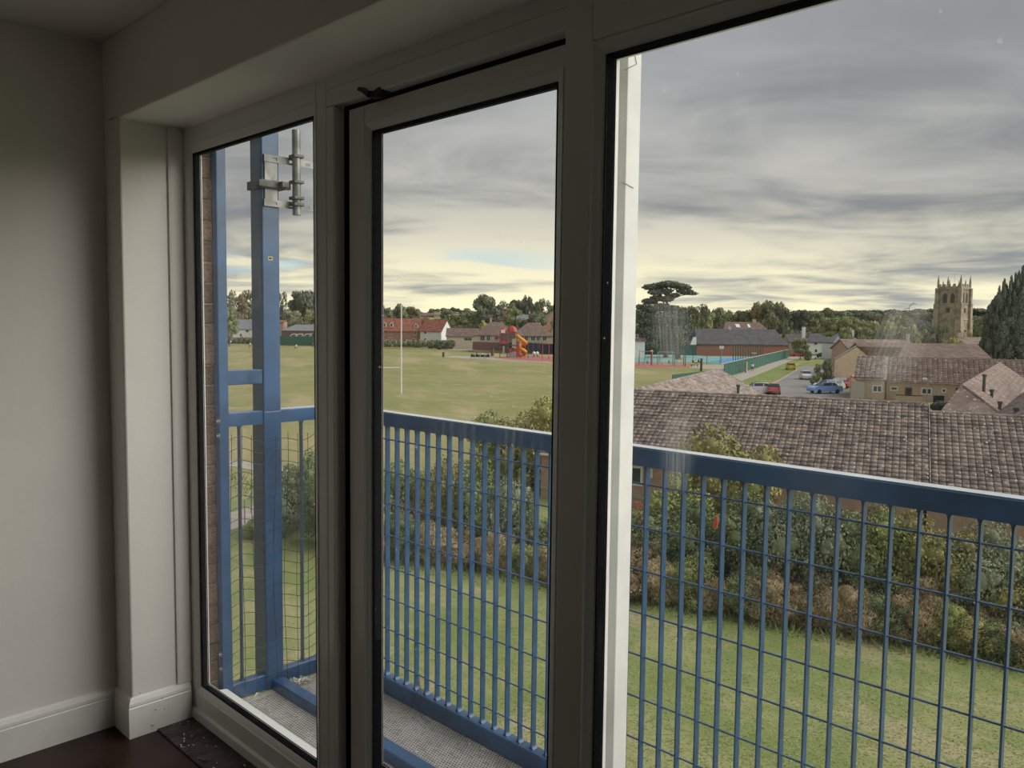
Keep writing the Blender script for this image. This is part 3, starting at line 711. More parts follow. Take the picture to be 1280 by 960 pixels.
# ------------------------------------------------------------------ roofs and houses
def tiles_np(O, e, dn, L, S, col=.30, row=.35, roll=.030, lift=.065, clip=None):
    """rolled tiles laid in courses: O top-left corner, e along the ridge, dn down the slope"""
    O = np.array(O, float); e = np.array(e, float); dn = np.array(dn, float); nn = np.cross(dn, e); nn /= np.linalg.norm(nn)
    if nn[2] < 0: nn = -nn
    nc = int(L/col); nr = int(S/row); V = []; Fq = []
    us = [.02, .04, .09, .52, .93, .98]; hs = [-.2, .5, 1, 1.15, 1, -.2]
    for r in range(nr):
        for c in range(nc):
            j = rng.uniform(-.006, .008, 3)
            if clip and not clip((c+.5)*col, (r+.5)*row): continue
            k = len(V)
            for s, li in ((r*row, 0), ((r+1)*row*1.0+.03+j[2], lift+j[0]), ((r+1)*row+.03+j[2], -.01)):
                for u_, h_ in zip(us, hs):
                    V.append(O+e*((c+u_)*col)+dn*s+nn*(li+h_*roll*(1 if li >= 0 else .0)+j[1]))
            for a in (0, 1):
                for i in range(5): Fq.append((k+a*6+i, k+a*6+i+1, k+a*6+7+i, k+a*6+6+i))
    return V, Fq
def tiled_slope(parent, O, e, dn, L, S, m, name='roof_tiles', **kw):
    V, Fq = tiles_np(O, e, dn, L, S, **kw); return obj(name, npmesh(name, V, Fq, m), parent, kind='stuff')
def ridge_tiles(parent, A, B, m, r=.11, l=.42):
    A = Vector(A); B = Vector(B); n = int((B-A).length/l); d = (B-A).normalized(); b = MB()
    for i in range(n):
        p = A+d*(i*l); j = r3.uniform(-.008, .012); b.tube([p+Vector((0, 0, j)), p+d*(l*.97)+Vector((0, 0, j+.012))], [r, r*1.08], 8)
    return b.build('ridge_tiles', m, parent, kind='stuff')
def wall_poly(parent, pts, m, name='wall', th=.25):
    P = [Vector(p) for p in pts]; n = (P[1]-P[0]).cross(P[2]-P[0]).normalized()*th; k = len(P); b = MB()
    b.v = [tuple(p) for p in P]+[tuple(p+n) for p in P]; b.f = [tuple(range(k)), tuple(range(k, 2*k))[::-1]]+[(i, (i+1) % k, (i+1) % k+k, i+k) for i in range(k)]
    return b.build(name, m, parent)
def window_on(parent, C, r, w, h, fm=None, gm=None, out=None, split=True, t=None):
    """window set on a wall: C lower-left corner (world), r along the wall"""
    out = out or Vector((r.y, -r.x, 0)); b = MB(); z = Vector((0, 0, 1)); t = t or min(.09, w*.12)
    def bar(a0, a1, z0, z1, d=.06):
        q = [C+r*a+z*c+out*o for a in (a0, a1) for o in (-.02, d) for c in (z0, z1)]; b.add(q, [(0, 1, 3, 2), (4, 6, 7, 5), (0, 4, 5, 1), (2, 3, 7, 6), (0, 2, 6, 4), (1, 5, 7, 3)])
    bar(0, w, 0, t); bar(0, w, h-t, h); bar(0, t, t, h-t); bar(w-t, w, t, h-t)
    if split: bar(w/2-t*.35, w/2+t*.35, t, h-t)
    f = b.build('window', fm or MT['white'], parent)
    MB().quad(*[C+r*a+z*c+out*.015 for a, c in ((t*.5, t*.5), (w-t*.5, t*.5), (w-t*.5, h-t*.5), (t*.5, h-t*.5))]).build('pane', gm or MT['darkglass'], f)
    return f
def house(name, label, cat, px0, px1, ybase, yeave, yridge, D, depth, wm, rm, rot=0, hip=0, gable_front=False, wins=(), doors=(), chims=(), dormers=(), over=.3, group=None, roofname='roof', sky=()):
    pc = (px0+px1)/2; C = at_c(pc, ybase, D); W = (px1-px0)*D/F/math.cos(math.radians(rot))
    bz = C.z; ze = at_c(pc, yeave, D).z; zr = at_c(pc, yridge, D).z
    br = math.atan2(C.x, C.y)*0+YAW+math.radians(rot)   # plane square to the optical axis, then turned
    r = Vector((math.cos(br), -math.sin(br), 0)); bk = Vector((math.sin(br), math.cos(br), 0))
    o = empty(name, (C.x, C.y, bz), 0, label, cat, group)
    O = Vector((C.x, C.y, 0)); Z = Vector((0, 0, 1))
    def P(a, b_, z): return O+r*a+bk*b_+Z*z-o.location
    h = W/2; lo = min(bz, terrain(C.x, C.y))-.5
    b = MB(); b.add([P(-h, 0, lo), P(h, 0, lo), P(h, depth, lo), P(-h, depth, lo), P(-h, 0, ze), P(h, 0, ze), P(h, depth, ze), P(-h, depth, ze)], [(0, 1, 5, 4), (1, 2, 6, 5), (2, 3, 7, 6), (3, 0, 4, 7)])
    if gable_front: b.add([P(-h, 0, ze), P(h, 0, ze), P(0, 0, zr), P(-h, depth, ze), P(h, depth, ze), P(0, depth, zr)], [(0, 1, 2), (4, 3, 5)])
    elif not hip: b.add([P(h, 0, ze), P(h, depth, ze), P(h, depth/2, zr), P(-h, 0, ze), P(-h, depth, ze), P(-h, depth/2, zr)], [(0, 1, 2), (4, 3, 5)])
    b.build('wall', wm, o)
    b = MB(); v = over; th = .18; dz = (zr-ze)/(h if gable_front else depth/2)*v
    if gable_front: Q = [P(-h-v, -v, ze-dz), P(0, -v, zr), P(0, depth+v, zr), P(-h-v, depth+v, ze-dz), P(h+v, -v, ze-dz), P(h+v, depth+v, ze-dz)]; FF = [(0, 1, 2, 3), (1, 4, 5, 2)]
    else:
        hh = hip if hip else -v; Q = [P(-h-v, -v, ze-dz), P(h+v, -v, ze-dz), P(h-hh, depth/2, zr), P(-h+hh, depth/2, zr), P(-h-v, depth+v, ze-dz), P(h+v, depth+v, ze-dz)]
        FF = [(0, 1, 2, 3), (2, 5, 4, 3)]+([(1, 5, 2), (4, 0, 3)] if hip else [])
    b.add([q+Z*.05 for q in Q], FF); b.add([q-Z*th for q in Q], [f[::-1] for f in FF])
    ed = [(0, 1), (1, 4), (0, 3), (4, 5), (3, 2), (2, 5)] if gable_front else [(0, 1), (4, 5), (0, 3), (3, 4), (1, 2), (2, 5)]
    k = len(b.v)-12
    for a_, c_ in ed: b.f.append((k+a_, k+c_, k+6+c_, k+6+a_))
    roof = b.build(roofname, rm, o)
    wi = []
    for q in wins:
        a0 = (q[0]-pc)*D/F/math.cos(math.radians(rot)); ww = (q[1]-q[0])*D/F/math.cos(math.radians(rot)); z0 = at_c(pc, q[3], D).z; z1 = at_c(pc, q[2], D).z
        window_on(o, P(a0, -.01, z0), r, ww, z1-z0, out=-bk, split=ww > 1.0 and len(q) < 5)
    for q in doors:
        a0 = (q[0]-pc)*D/F; ww = (q[1]-q[0])*D/F; z0 = at_c(pc, q[3], D).z; z1 = at_c(pc, q[2], D).z
        b = MB(); b.add([P(a0+i*ww, -j, z) for i in (0, 1) for j in (.08, -.02) for z in (z0, z1)], [(0, 1, 3, 2), (4, 6, 7, 5), (0, 4, 5, 1), (2, 3, 7, 6), (0, 2, 6, 4), (1, 5, 7, 3)]); b.build('door', q[4] if len(q) > 4 else MT['darkglass'], o)
    for (cx, yt, wp, mk) in chims:
        a0 = (cx-pc)*D/F; z1 = at_c(pc, yt, D).z; hw = wp*D/F/2; yb = depth*.5
        b = MB(); b.add([P(a0+i*hw, yb+j*hw*.8, z) for i in (-1, 1) for j in (-1, 1) for z in (ze, z1)], [(0, 1, 3, 2), (4, 6, 7, 5), (0, 4, 5, 1), (2, 3, 7, 6), (0, 2, 6, 4), (1, 5, 7, 3)])
        ch = b.build('chimney', mk, o)
        b = MB(); q0 = P(a0-hw*.4, yb, z1)
        for s in (-.4, .4): q = P(a0+s*hw, yb, z1); b.tube([q, q+Z*.35], .12, 6)
        b.build('chimney_pot', MT['roofred'], ch)
    for (dx, yt, yb_, wp) in dormers:
        a0 = (dx-pc)*D/F; hw = wp*D/F/2; z0 = at_c(pc, yb_, D).z; z1 = at_c(pc, yt, D).z; zc = z0+(z1-z0)*.6
        f0 = (z0-ze)/(zr-ze)*depth/2-.05; f1 = depth/2
        b = MB(); b.add([P(a0-hw, f0, z0), P(a0+hw, f0, z0), P(a0+hw, f0, zc), P(a0, f0, z1), P(a0-hw, f0, zc), P(a0-hw, f1, z0), P(a0+hw, f1, z0), P(a0+hw, f1, zc), P(a0, f1, z1), P(a0-hw, f1, zc)], [(0, 1, 2, 3, 4), (1, 6, 7, 2), (5, 0, 4, 9)])
        dm = b.build('dormer', MT['white'], o)
        b = MB(); b.add([P(a0-hw*1.2, f0-.15, zc-.1), P(a0, f0-.15, z1+.1), P(a0+hw*1.2, f0-.15, zc-.1), P(a0-hw*1.2, f1, zc-.1), P(a0, f1, z1+.1), P(a0+hw*1.2, f1, zc-.1)], [(0, 1, 4, 3), (1, 2, 5, 4)]); b.build('dormer_roof', rm, dm)
        MB().quad(P(a0-hw*.6, f0-.02, z0+.1), P(a0+hw*.6, f0-.02, z0+.1), P(a0+hw*.6, f0-.02, zc), P(a0-hw*.6, f0-.02, zc)).build('pane', MT['darkglass'], dm)
    for (sx0, sx1, sy0, sy1) in sky:                      # roof lights on the front slope
        def R(px, py):
            a = (px-pc)*D/F; z = at_c(pc, py, D).z; f = (z-ze)/(zr-ze)*depth/2; return P(a, f, z)+Z*.12
        MB().quad(R(sx0, sy1), R(sx1, sy1), R(sx1, sy0), R(sx0, sy0)).build('roof_light', MT['white'], o)
    return o
# ================================================================== OUTSIDE: near bungalows across the lawn
AX = math.radians(19); e1 = Vector((math.cos(AX), math.sin(AX), 0)); n1 = Vector((-math.sin(AX), math.cos(AX), 0)); Zv = Vector((0, 0, 1))
R0 = at_z(790, 488.5, EYE-3.78); R1 = R0+e1*((at_z(1160, 504, EYE-3.78)-R0).dot(e1))
E0 = at_z(667, 565, EYE-6.72); run = (R0-E0).dot(n1); zr = R0.z; ze = E0.z
lft = (E0-R0).dot(e1); RL = R0+e1*(lft+.1); LEN = (R1-RL).dot(e1)
BA = empty('bungalow', (0, 0, 0), 0, 'nearest brown bungalow with long lichen-spotted tiled roof seen over the balcony rail', 'house')
dnv = (Vector((E0.x, E0.y, ze))-Vector((E0.x, E0.y, 0))+Vector((0, 0, 0)))
dn = (-n1*run+Zv*(ze-zr)).normalized(); S = math.hypot(run, zr-ze)
MT['underlay'] = mat('dark_roof_boarding', (.07, .06, .05), .9)  # even dark base colour, showing through the gaps between tiles
MT['upvc_far'] = mat('white_house_window_frames', (.75, .75, .73), .5)
def solid_roof(parent, A, L, dn_, S_, back, name='roof_slope', m=None):
    b = MB(); A = A-Zv*.03; B = A+e1*L
    for q in (): pass
    P = [A, B, B+dn_*S_, A+dn_*S_, A+back, B+back]
    b.add(P+[p-Zv*.12 for p in P], [(0, 1, 2, 3), (1, 0, 4, 5), (6, 9, 8, 7), (7, 11, 10, 6), (3, 2, 8, 9), (0, 3, 9, 6), (1, 7, 8, 2), (4, 10, 11, 5), (0, 6, 10, 4), (1, 5, 11, 7)])
    return b.build(name, m or MT['tile'], parent)
back1 = n1*run+Zv*(ze-zr)
solid_roof(BA, RL, LEN, dn, S-.1, back1, m=MT['underlay'])
tiled_slope(BA, RL, e1, dn, LEN, S, MT['tile'])
ridge_tiles(BA, RL+Zv*.0, RL+e1*LEN, MT['tile'])
# verge mortar at the step between the two roofs
V0 = RL+e1*(LEN+.02)
def bar3(b, A, B, w, h):
    d = (B-A).normalized(); s = d.cross(Zv).normalized()*w/2; u = s.cross(d).normalized()*h/2
    return b.add([A+s*i+u*j for i in (-1, 1) for j in (-1, 1)]+[B+s*i+u*j for i in (-1, 1) for j in (-1, 1)], [(0, 1, 3, 2), (4, 6, 7, 5), (0, 4, 5, 1), (2, 3, 7, 6), (0, 2, 6, 4), (1, 5, 7, 3)])
bar3(MB(), V0+Zv*.0, V0+dn*S, .05, .2).build('verge', MT['tile'], BA)
fw = E0+n1*.45-e1*(-.25)
A0 = Vector((fw.x, fw.y, GZ-.3)); L1 = LEN-.5
b = MB(); H1 = ze-GZ+.42
Pq = [A0, A0+e1*L1, A0+e1*L1+Zv*H1, A0+Zv*H1]; Pb = [p+n1*(2*run-.9) for p in Pq]
b.add(Pq+Pb, [(0, 1, 2, 3), (5, 4, 7, 6), (4, 0, 3, 7), (1, 5, 6, 2)])
b.add([Pq[3], Pb[3], (Pq[3]+Pb[3])/2+Zv*(zr-ze-.45)], [(0, 1, 2)])
b.build('wall', MT['wallpink'], BA)
bar3(MB(), E0+Zv*-.06-n1*.05, E0+e1*LEN-Zv*.06-n1*.05, .11, .10).build('gutter', MT['white'], BA)
def near_win(par, px0, px1, y0, y1, split=True):
    def hit(px, py):                                    # where the sight line meets the front wall
        d = Vector(ray(px, py)); c = Vector((0, 0, EYE)); t = (A0-c).dot(n1)/d.dot(n1); return c+d*t
    C = hit(px0, y1); w_ = (hit(px1, y1)-C).dot(e1); h_ = hit((px0+px1)/2, y0).z-C.z
    C.z = hit((px0+px1)/2, y1).z; return window_on(par, C, e1, w_, h_, MT['upvc_far'], out=-n1, split=split, t=.12)
near_win(BA, 694, 716, 574, 612); near_win(BA, 766, 803.5, 583, 606); near_win(BA, 806.5, 816, 585.5, 597, False)
sill = MB(); C0 = A0+Zv*.9; bar3(sill, C0-n1*.02, C0+e1*L1-n1*.02, .05, .25); sill.build('wall_plinth', MT['path'], BA)
# roof vent tile and boiler flue on the near slope
p = at_z(857, 520, EYE-4.9); MB().box(p.x-.12, p.x+.12, p.y-.1, p.y+.1, p.z-.1, p.z+.42).build('vent_pipe', MT['galvdark'], BA); bar3(MB(), p-Vector((.35, 0, -.0)), p+Vector((.35, 0, 0)), .5, .08).build('lead_flashing', MT['mortar'], BA)
# second half, a little lower
BB = empty('bungalow', (0, 0, 0), 0, 'lower right-hand half of the nearest bungalow pair, its tiled roof beyond the step', 'house')
R2 = RL+e1*(LEN+.06)-Zv*.38-n1*.25; Z2 = R2.z; L2 = 19
dnb = dn
solid_roof(BB, R2, L2, dnb, S-.35, back1, m=MT['underlay']); tiled_slope(BB, R2, e1, dnb, L2, S-.3, MT['tile']); ridge_tiles(BB, R2, R2+e1*L2, MT['tile'])
b = MB(); A2 = A0+e1*(L1+.3)-Zv*0
Pq = [A2, A2+e1*(L2-.2), A2+e1*(L2-.2)+Zv*(H1-.55), A2+Zv*(H1-.55)]; Pb = [p+n1*(2*run-1.2) for p in Pq]; b.add(Pq+Pb, [(0, 1, 2, 3), (5, 4, 7, 6), (4, 0, 3, 7), (1, 5, 6, 2)]); b.build('wall', MT['wallpink'], BB)
bar3(MB(), A2+Zv*(H1-.55)-n1*.5, A2+e1*L2+Zv*(H1-.55)-n1*.5, .11, .10).build('gutter', MT['white'], BB)

# the wing running back to the left (its ridge rises to the gable apex)
def wing(label, A, B, zr_, drop, wd, side, m, cat='house', name='bungalow', endwall=MT['cream'], row=.36, flues=(), col=.42, left=None):
    """ridge from A to B (plan), visible slope falling to `side` (+1 = right of A->B)"""
    A = Vector((A.x, A.y, zr_)); B = Vector((B.x, B.y, zr_)); d = (B-A).normalized(); s = Vector((d.y, -d.x, 0))*side
    o = empty(name, (0, 0, 0), 0, label, cat); L = (B-A).length; dn_ = (s*wd-Zv*drop); Sx = dn_.length; dn_.normalize()
    wl = left or wd; bk = (-s*wl-Zv*drop)
    b = MB(); P = [A-Zv*.03, B-Zv*.03, B+dn_*Sx-Zv*.03, A+dn_*Sx-Zv*.03, A+bk, B+bk]; b.add(P, [(0, 1, 2, 3), (1, 0, 4, 5)]); b.build('roof_slope', m, o)
    tiled_slope(o, A, d, dn_, L, Sx, m, col=col, row=row); ridge_tiles(o, A, B, m)
    bar3(MB(), B+Zv*.05, B+dn_*Sx+Zv*.05, .25, .12).build('verge', MT['mortar'], o)
    b = MB(); zt = zr_-drop-.05; q = [A+s*(wd-.4), B+s*(wd-.4), B-s*(wl-.4), A-s*(wl-.4)]; q = [Vector((p.x, p.y, 0)) for p in q]
    b.add([p+Zv*(GZ-.3) for p in q]+[p+Zv*zt for p in q], [(0, 1, 5, 4), (1, 2, 6, 5), (2, 3, 7, 6), (3, 0, 4, 7)]); Bm = Vector((B.x, B.y, zr_-.1)); Am = Vector((A.x, A.y, zr_-.1)); b.add([q[1]+Zv*zt, q[2]+Zv*zt, Bm, q[0]+Zv*zt, q[3]+Zv*zt, Am], [(0, 1, 2), (3, 5, 4)]); b.build('wall', endwall, o)
    if left:                                            # hipped near end
        hA = A+dn_*Sx-d*3.2; hB = A+bk-d*3.2; MB().add([A+Zv*.06, hB+Zv*.06, hA+Zv*.06, A+dn_*Sx+Zv*.04, A+bk+Zv*.04], [(0, 1, 2), (0, 2, 3), (0, 4, 1)]).build('hip_slope', m, o); ridge_tiles(o, A, hB, m); ridge_tiles(o, A, hA, m)
    for (px, yt, yb) in flues:
        best = None                                      # sight line onto the slope plane
        nn = dn_.cross(d); c = Vector((0, 0, EYE)); r_ = Vector(ray(px, yb)); t_ = (A-c).dot(nn)/r_.dot(nn); p = c+r_*t_
        hh = (yb-yt)*t_/F; MB().tube([p-Zv*.1, p+Zv*hh], .12, 7).tube([p+Zv*(hh-.1), p+Zv*(hh+.08)], .17, 7).build('flue_pipe', MT['galvdark'], o)
    return o
a = at_z(786, 489.5, EYE-4.0); b_ = at_z(898, 462, EYE-4.0); wd_dir = (b_-a).normalized()
wing('brown roofed wing running back behind the nearest bungalow, its gable pointing at the green fence', a+wd_dir*1.0, b_, EYE-4.0, 2.6, 5.0, 1, MT['tile'], flues=((922.5, 482, 493),), col=.42, row=.45)
# right-hand wings
a = at_z(1140, 511, EYE-4.2); b_ = at_z(1255, 451, EYE-4.2)
wing('long pinkish tiled roof slanting up to the right, two tall flues on it', at_z(1203, 482, EYE-4.2), b_, EYE-4.2, 2.0, 3.1, 1, MT['tilefar'], flues=((1229.5, 469, 491), (1239.5, 488, 497)), row=.5, col=.6, left=1.1)
g0 = at_z(1226, 517, EYE-6.35); g1 = at_z(1290, 481, EYE-6.35); gd = (g1-g0).normalized(); gs = Vector((gd.y, -gd.x, 0))
bar3(MB(), g0-gd*22-gs*.0, g1+gd*8, .9, .12).build('flat_gutter', MT['path'], label='grey flat gutter strip between the two pinkish tiled roofs', cat='gutter')
wing('pinkish tiled roof at the right picture edge beyond the flat gutter strip', g0-gd*24+gs*5.6, g1+gd*8+gs*5.6, EYE-3.9, 2.4, 5.0, -1, MT['tilefar'], flues=((1249.5, 503, 514), (1270, 511, 517)), row=.5, col=.6)
# cream gable with white barge boards showing above the slanting roof
gb = empty('gabled_house', (0, 0, 0), 0, 'cream gable end with white barge boards above the slanting pinkish roof', 'house')
D9 = 128; q = [at_c(x, y, D9) for x, y in ((1258, 478), (1300, 500), (1300, 462), (1272, 455), (1258, 462))]
wall_poly(gb, q, MT['cream']); b = MB()
for u_, v_ in (((1256, 463), (1259, 457)), ((1259, 457), (1266, 459)), ((1262, 468), (1272, 473)), ((1270, 477), (1282, 481)), ((1259, 464), (1262, 468))): bar3(b, at_c(*u_, D9-1), at_c(*v_, D9-1), .25, .5)
b.build('barge_board', MT['white'], gb)
b = MB(); bar3(b, at_c(1255, 451, D9-.5), at_c(1290, 470, D9-.5), 1.2, .3); b.build('roof', MT['tilefar'], gb)

# bungalow with the dark door
D9 = 99.
B9 = empty('bungalow', (0, 0, 0), 0, 'orange-buff brick bungalow with a dark front door and four white windows behind the wheelie bins', 'house')
E9 = at_z(1103, 477, EYE-6.85); L9 = (at_z(1216, 484.5, EYE-6.85)-E9).dot(e1); r9 = 6.6; zr9 = None
pr_ = E9+n1*r9; zr9 = EYE-(EYE-at_d(1110, 446.8, math.hypot(pr_.x, pr_.y)).z)
dz9 = zr9-E9.z; dn9 = (-n1*r9-Zv*dz9); S9 = dn9.length; dn9.normalize(); RA = E9+n1*r9+Zv*dz9
L9b = 22
b = MB(); b.add([RA-e1*3.2, RA+e1*L9b, E9+e1*L9b, E9-e1*3.2, RA+n1*r9-Zv*dz9-e1*3.2, RA+n1*r9-Zv*dz9+e1*L9b], [(0, 1, 2, 3), (1, 0, 4, 5)]); b.build('roof_slope', MT['tilefar'], B9)
tiled_slope(B9, RA-e1*.2, e1, dn9, L9b, S9, MT['tilefar'], row=.5, col=.6); ridge_tiles(B9, RA-e1*3.4, RA+e1*L9b, MT['tilefar'], r=.14)
W9 = Vector((E9.x, E9.y, 0))+n1*.35
def wbox(par, A, L, dep, z0, z1, m, name='wall'):
    A = Vector((A.x, A.y, 0)); q = [A, A+e1*L, A+e1*L+n1*dep, A+n1*dep]
    return MB().add([p+Zv*z0 for p in q]+[p+Zv*z1 for p in q], [(0, 1, 5, 4), (1, 2, 6, 5), (2, 3, 7, 6), (3, 0, 4, 7), (4, 5, 6, 7)]).build(name, m, par)
wbox(B9, W9, L9b-.5, 2*r9-.7, GZ-.5, E9.z+.15, MT['wallbrick'])
# projecting left bay with its own darker roof
Bz = at_z(1079, 474.2, EYE-6.6); Bz.z = E9.z+.35; 
Eb = Vector((E9.x, E9.y, Bz.z))-e1*3.3-n1*1.2
wbox(B9, Eb+n1*.3+e1*.25, 3.3, 8, GZ-.5, Eb.z+.1, MT['wallbrick'])
dnb_ = (Eb-(RA-e1*3.3)); 
tiled_slope(B9, RA-e1*3.4+Zv*.12, e1, dnb_.normalized(), 3.9, dnb_.length, MT['tile'], row=.5, col=.6)
b = MB(); q = [RA-e1*3.4+Zv*.1, RA+e1*.5+Zv*.1, Eb+e1*3.8, Eb-e1*.1]; b.add(q+[p-Zv*.15 for p in q], [(0, 1, 2, 3), (0, 3, 7, 4), (3, 2, 6, 7), (1, 5, 6, 2)]); b.build('bay_roof', MT['tile'], B9)
MB().tube([Eb+e1*3.55-Zv*.1, Eb+e1*3.75-Zv*.5+n1*.9, Eb+e1*3.78-Zv*3+n1*.9], .06, 6).build('downpipe', MT['black'], B9)
def hitw(A, px, py):
    d = Vector(ray(px, py)); c = Vector((0, 0, EYE)); t = (Vector((A.x, A.y, EYE))-c).dot(n1)/d.dot(n1); return c+d*t
def win9(A, px0, px1, y0, y1, split=True):
    C = hitw(A, px0, y1); w_ = (hitw(A, px1, y1)-C).dot(e1); z1 = hitw(A, px0, y0).z; return window_on(B9, C, e1, w_, z1-C.z, MT['upvc_far'], out=-n1, split=split, t=.17)
win9(Eb+n1*.3, 1090, 1103, 481, 490.5); win9(W9, 1112.5, 1122.5, 482.5, 488.5, False); win9(W9, 1151, 1165, 484.3, 493.2); win9(W9, 1176.3, 1183, 485.2, 491.2, False)
C = hitw(W9, 1131, 497.5); w_ = (hitw(W9, 1139.5, 497.5)-C).dot(e1); h_ = hitw(W9, 1131, 484.3).z-C.z
f = window_on(B9, C, e1, w_, h_, MT['galvdark'], out=-n1, split=False, t=.16); f.name = 'door'
C = hitw(W9, 1194, 500); MB().add([C+e1*a+Zv*z-n1*o for a in (0, 2.2) for o in (-.1, .05) for z in (-1, 1.55)], [(0, 1, 3, 2), (4, 6, 7, 5), (0, 4, 5, 1), (2, 3, 7, 6), (0, 2, 6, 4), (1, 5, 7, 3)]).build('side_gate', MT['greenfence'], B9)
for (px, yt, yb) in ((1125.3, 470.5, 477), (1174.3, 472, 478.5)):
    p = at_d(px, yb, (Vector((E9.x, E9.y, 0))+n1*.8+e1*((px-1103)/11.)).length); hh = (yb-yt)*100/F
    MB().tube([p, p+Zv*hh], .09, 6).tube([p-Zv*.05, p+Zv*.12], .3, 7).build('vent_pipe', MT['path'], B9)
# garden wall and its coping in front of that bungalow, bins, bin bag, lamp
gw = hitw(W9-n1*5, 1119, 500); b = MB(); G0 = Vector((gw.x, gw.y, GZ)); b.add([G0+e1*a+n1*o+Zv*z for a in (0, 3.0) for o in (0, .22) for z in (-.2, 1.0)], [(0, 1, 3, 2), (4, 6, 7, 5), (0, 4, 5, 1), (2, 3, 7, 6), (0, 2, 6, 4), (1, 5, 7, 3)])
gwo = b.build('garden_wall', MT['wallbrick'], label='low brick garden wall in front of the dark front door', cat='wall')
bar3(MB(), G0+Zv*1.03+n1*.11, G0+e1*3.0+Zv*1.03+n1*.11, .3, .07).build('coping', MT['black'], gwo)
for i, (px, lab) in enumerate(((1170.3, 'left of the two black wheelie bins outside the orange-buff bungalow'), (1175.8, 'right of the two black wheelie bins outside the orange-buff bungalow'))):
    p = at_d(px, 503, 93); wb = empty('wheelie_bin', (p.x, p.y, p.z-.35), AX, lab, 'bin', 'black wheelie bins by the bungalow')
    MB().prism([(-.25, 0), (.25, 0), (.31, .95), (-.31, .95)], -.28, .28, 'y').build('bin_body', MT['black'], wb); MB().prism([(-.33, .95), (.33, .95), (.33, 1.0), (0, 1.08), (-.33, 1.0)], -.33, .3, 'y').build('lid', MT['navy'], wb)
    for s in (-1, 1): MB().tube([(s*.22, .30, .1), (s*.27, .30, .1)], .1, 8).build('wheel', MT['black'], wb)
p = at_d(1181, 508, 88); b = MB()
for i in range(6): b.ball((p.x+math.cos(i*1.1)*.7, p.y+math.sin(i*1.1)*.4, p.z-.1+.1*(i % 3)), (.7, .55, .42), 8, 5)
b.build('tarpaulin_heap', MT['black'], label='black tarpaulin heap in front of the wheelie bins', cat='tarpaulin')
def lamp_post(px, ytop, ybase, D, label, arm=-1.4, m=None):
    p = at_c(px, ybase, D); zt = at_c(px, ytop, D).z; o = empty('street_lamp', (p.x, p.y, min(p.z, GZ+.3)), YAW*-1, label, 'street lamp'); h = zt-o.location.z
    MB().tube([(0, 0, 0), (0, 0, h-.1), (arm*.2, 0, h)], [.09, .06, .05], 7).build('pole', m or MT['steel'], o)
    MB().box(min(arm, arm*.2), max(arm, arm*.2), -.11, .11, h-.08, h+.08).build('lamp_head', MT['white'], o)
lamp_post(1158.5, 473.5, 502, 88, 'slim street lamp standing in front of the orange-buff bungalow', -.55)
# gabled brown brick building beside the car park, and its neighbours
gh = empty('gabled_house', (0, 0, 0), 0, 'blank buff-brown gable wall with a lean roof line beside the parked cars', 'house')
D8 = 128; pts = [at_c(x, y, D8) for x, y in ((1039, 492), (1085, 498), (1085, 446), (1070, 434), (1043, 450.5))]; wall_poly(gh, pts, MT['wallbrown'])
rd = (Vector((.94, .34, 0))); Ap, Lp, Rp = pts[3], pts[4], pts[2]
b = MB(); up = Zv*.1; ov = 3.5
b.add([Ap+up, Rp+up+(Rp-Ap)*.3, Rp+up+rd*ov+(Rp-Ap)*.3, Ap+up+rd*(ov+3), Lp+up, Lp+up+n1*14, Ap+up+n1*14], [(0, 1, 2, 3), (0, 6, 5, 4)]); b.build('roof', MT['tilefar'], gh)
bar3(MB(), Lp+up*2, Ap+up*2, .35, .16).build('verge', MT['mortar'], gh)
b = MB(); p = [at_c(x, y, 122) for x, y in ((1066, 470), (1074, 464.5), (1082, 466), (1082, 472.5), (1068, 472.5))]; wp = wall_poly(None, p, MT['orange'], 'timber_porch', 1.2)
wp['label'] = 'small orange timber porch with a white edge against the buff-brown gable'; wp['category'] = 'porch'
bar3(MB(), at_c(1065.5, 470.5, 121.5), at_c(1074.5, 464.3, 121.5), .2, .18).build('porch_edge', MT['white'], wp)
gwl = [at_c(x, y, 105) for x, y in ((1062, 503), (1079, 508), (1079, 478), (1063, 476))]; gq = wall_poly(None, gwl, MT['mortar'], 'side_wall', .3); gq['label'] = 'grey side wall between the parked red car and the bungalow bay'; gq['category'] = 'wall'
house('terrace_house', 'long low brown roof behind the buff-brown gable and the bungalow ridge', 'house', 1084, 1236, 452, 446, 430, 138, 9, MT['wallbrick'], MT['roofbrown'], rot=0, wins=((1186, 1198, 447, 451),))
house('terrace_house', 'grey-pink slate roof just behind the brown roof, left of the church', 'house', 1062, 1146, 440, 436.5, 425, 160, 9, MT['wallpink'], MT['tilefar'], chims=((1147.5, 417, 4, MT['cream']),))
house('terrace_house', 'cream chimneyed roof to the right of the church foot', 'house', 1206, 1250, 436, 430, 422, 165, 8, MT['cream'], MT['tilefar'], chims=((1212, 416, 5, MT['cream']), (1219, 415, 3, MT['cream'])))

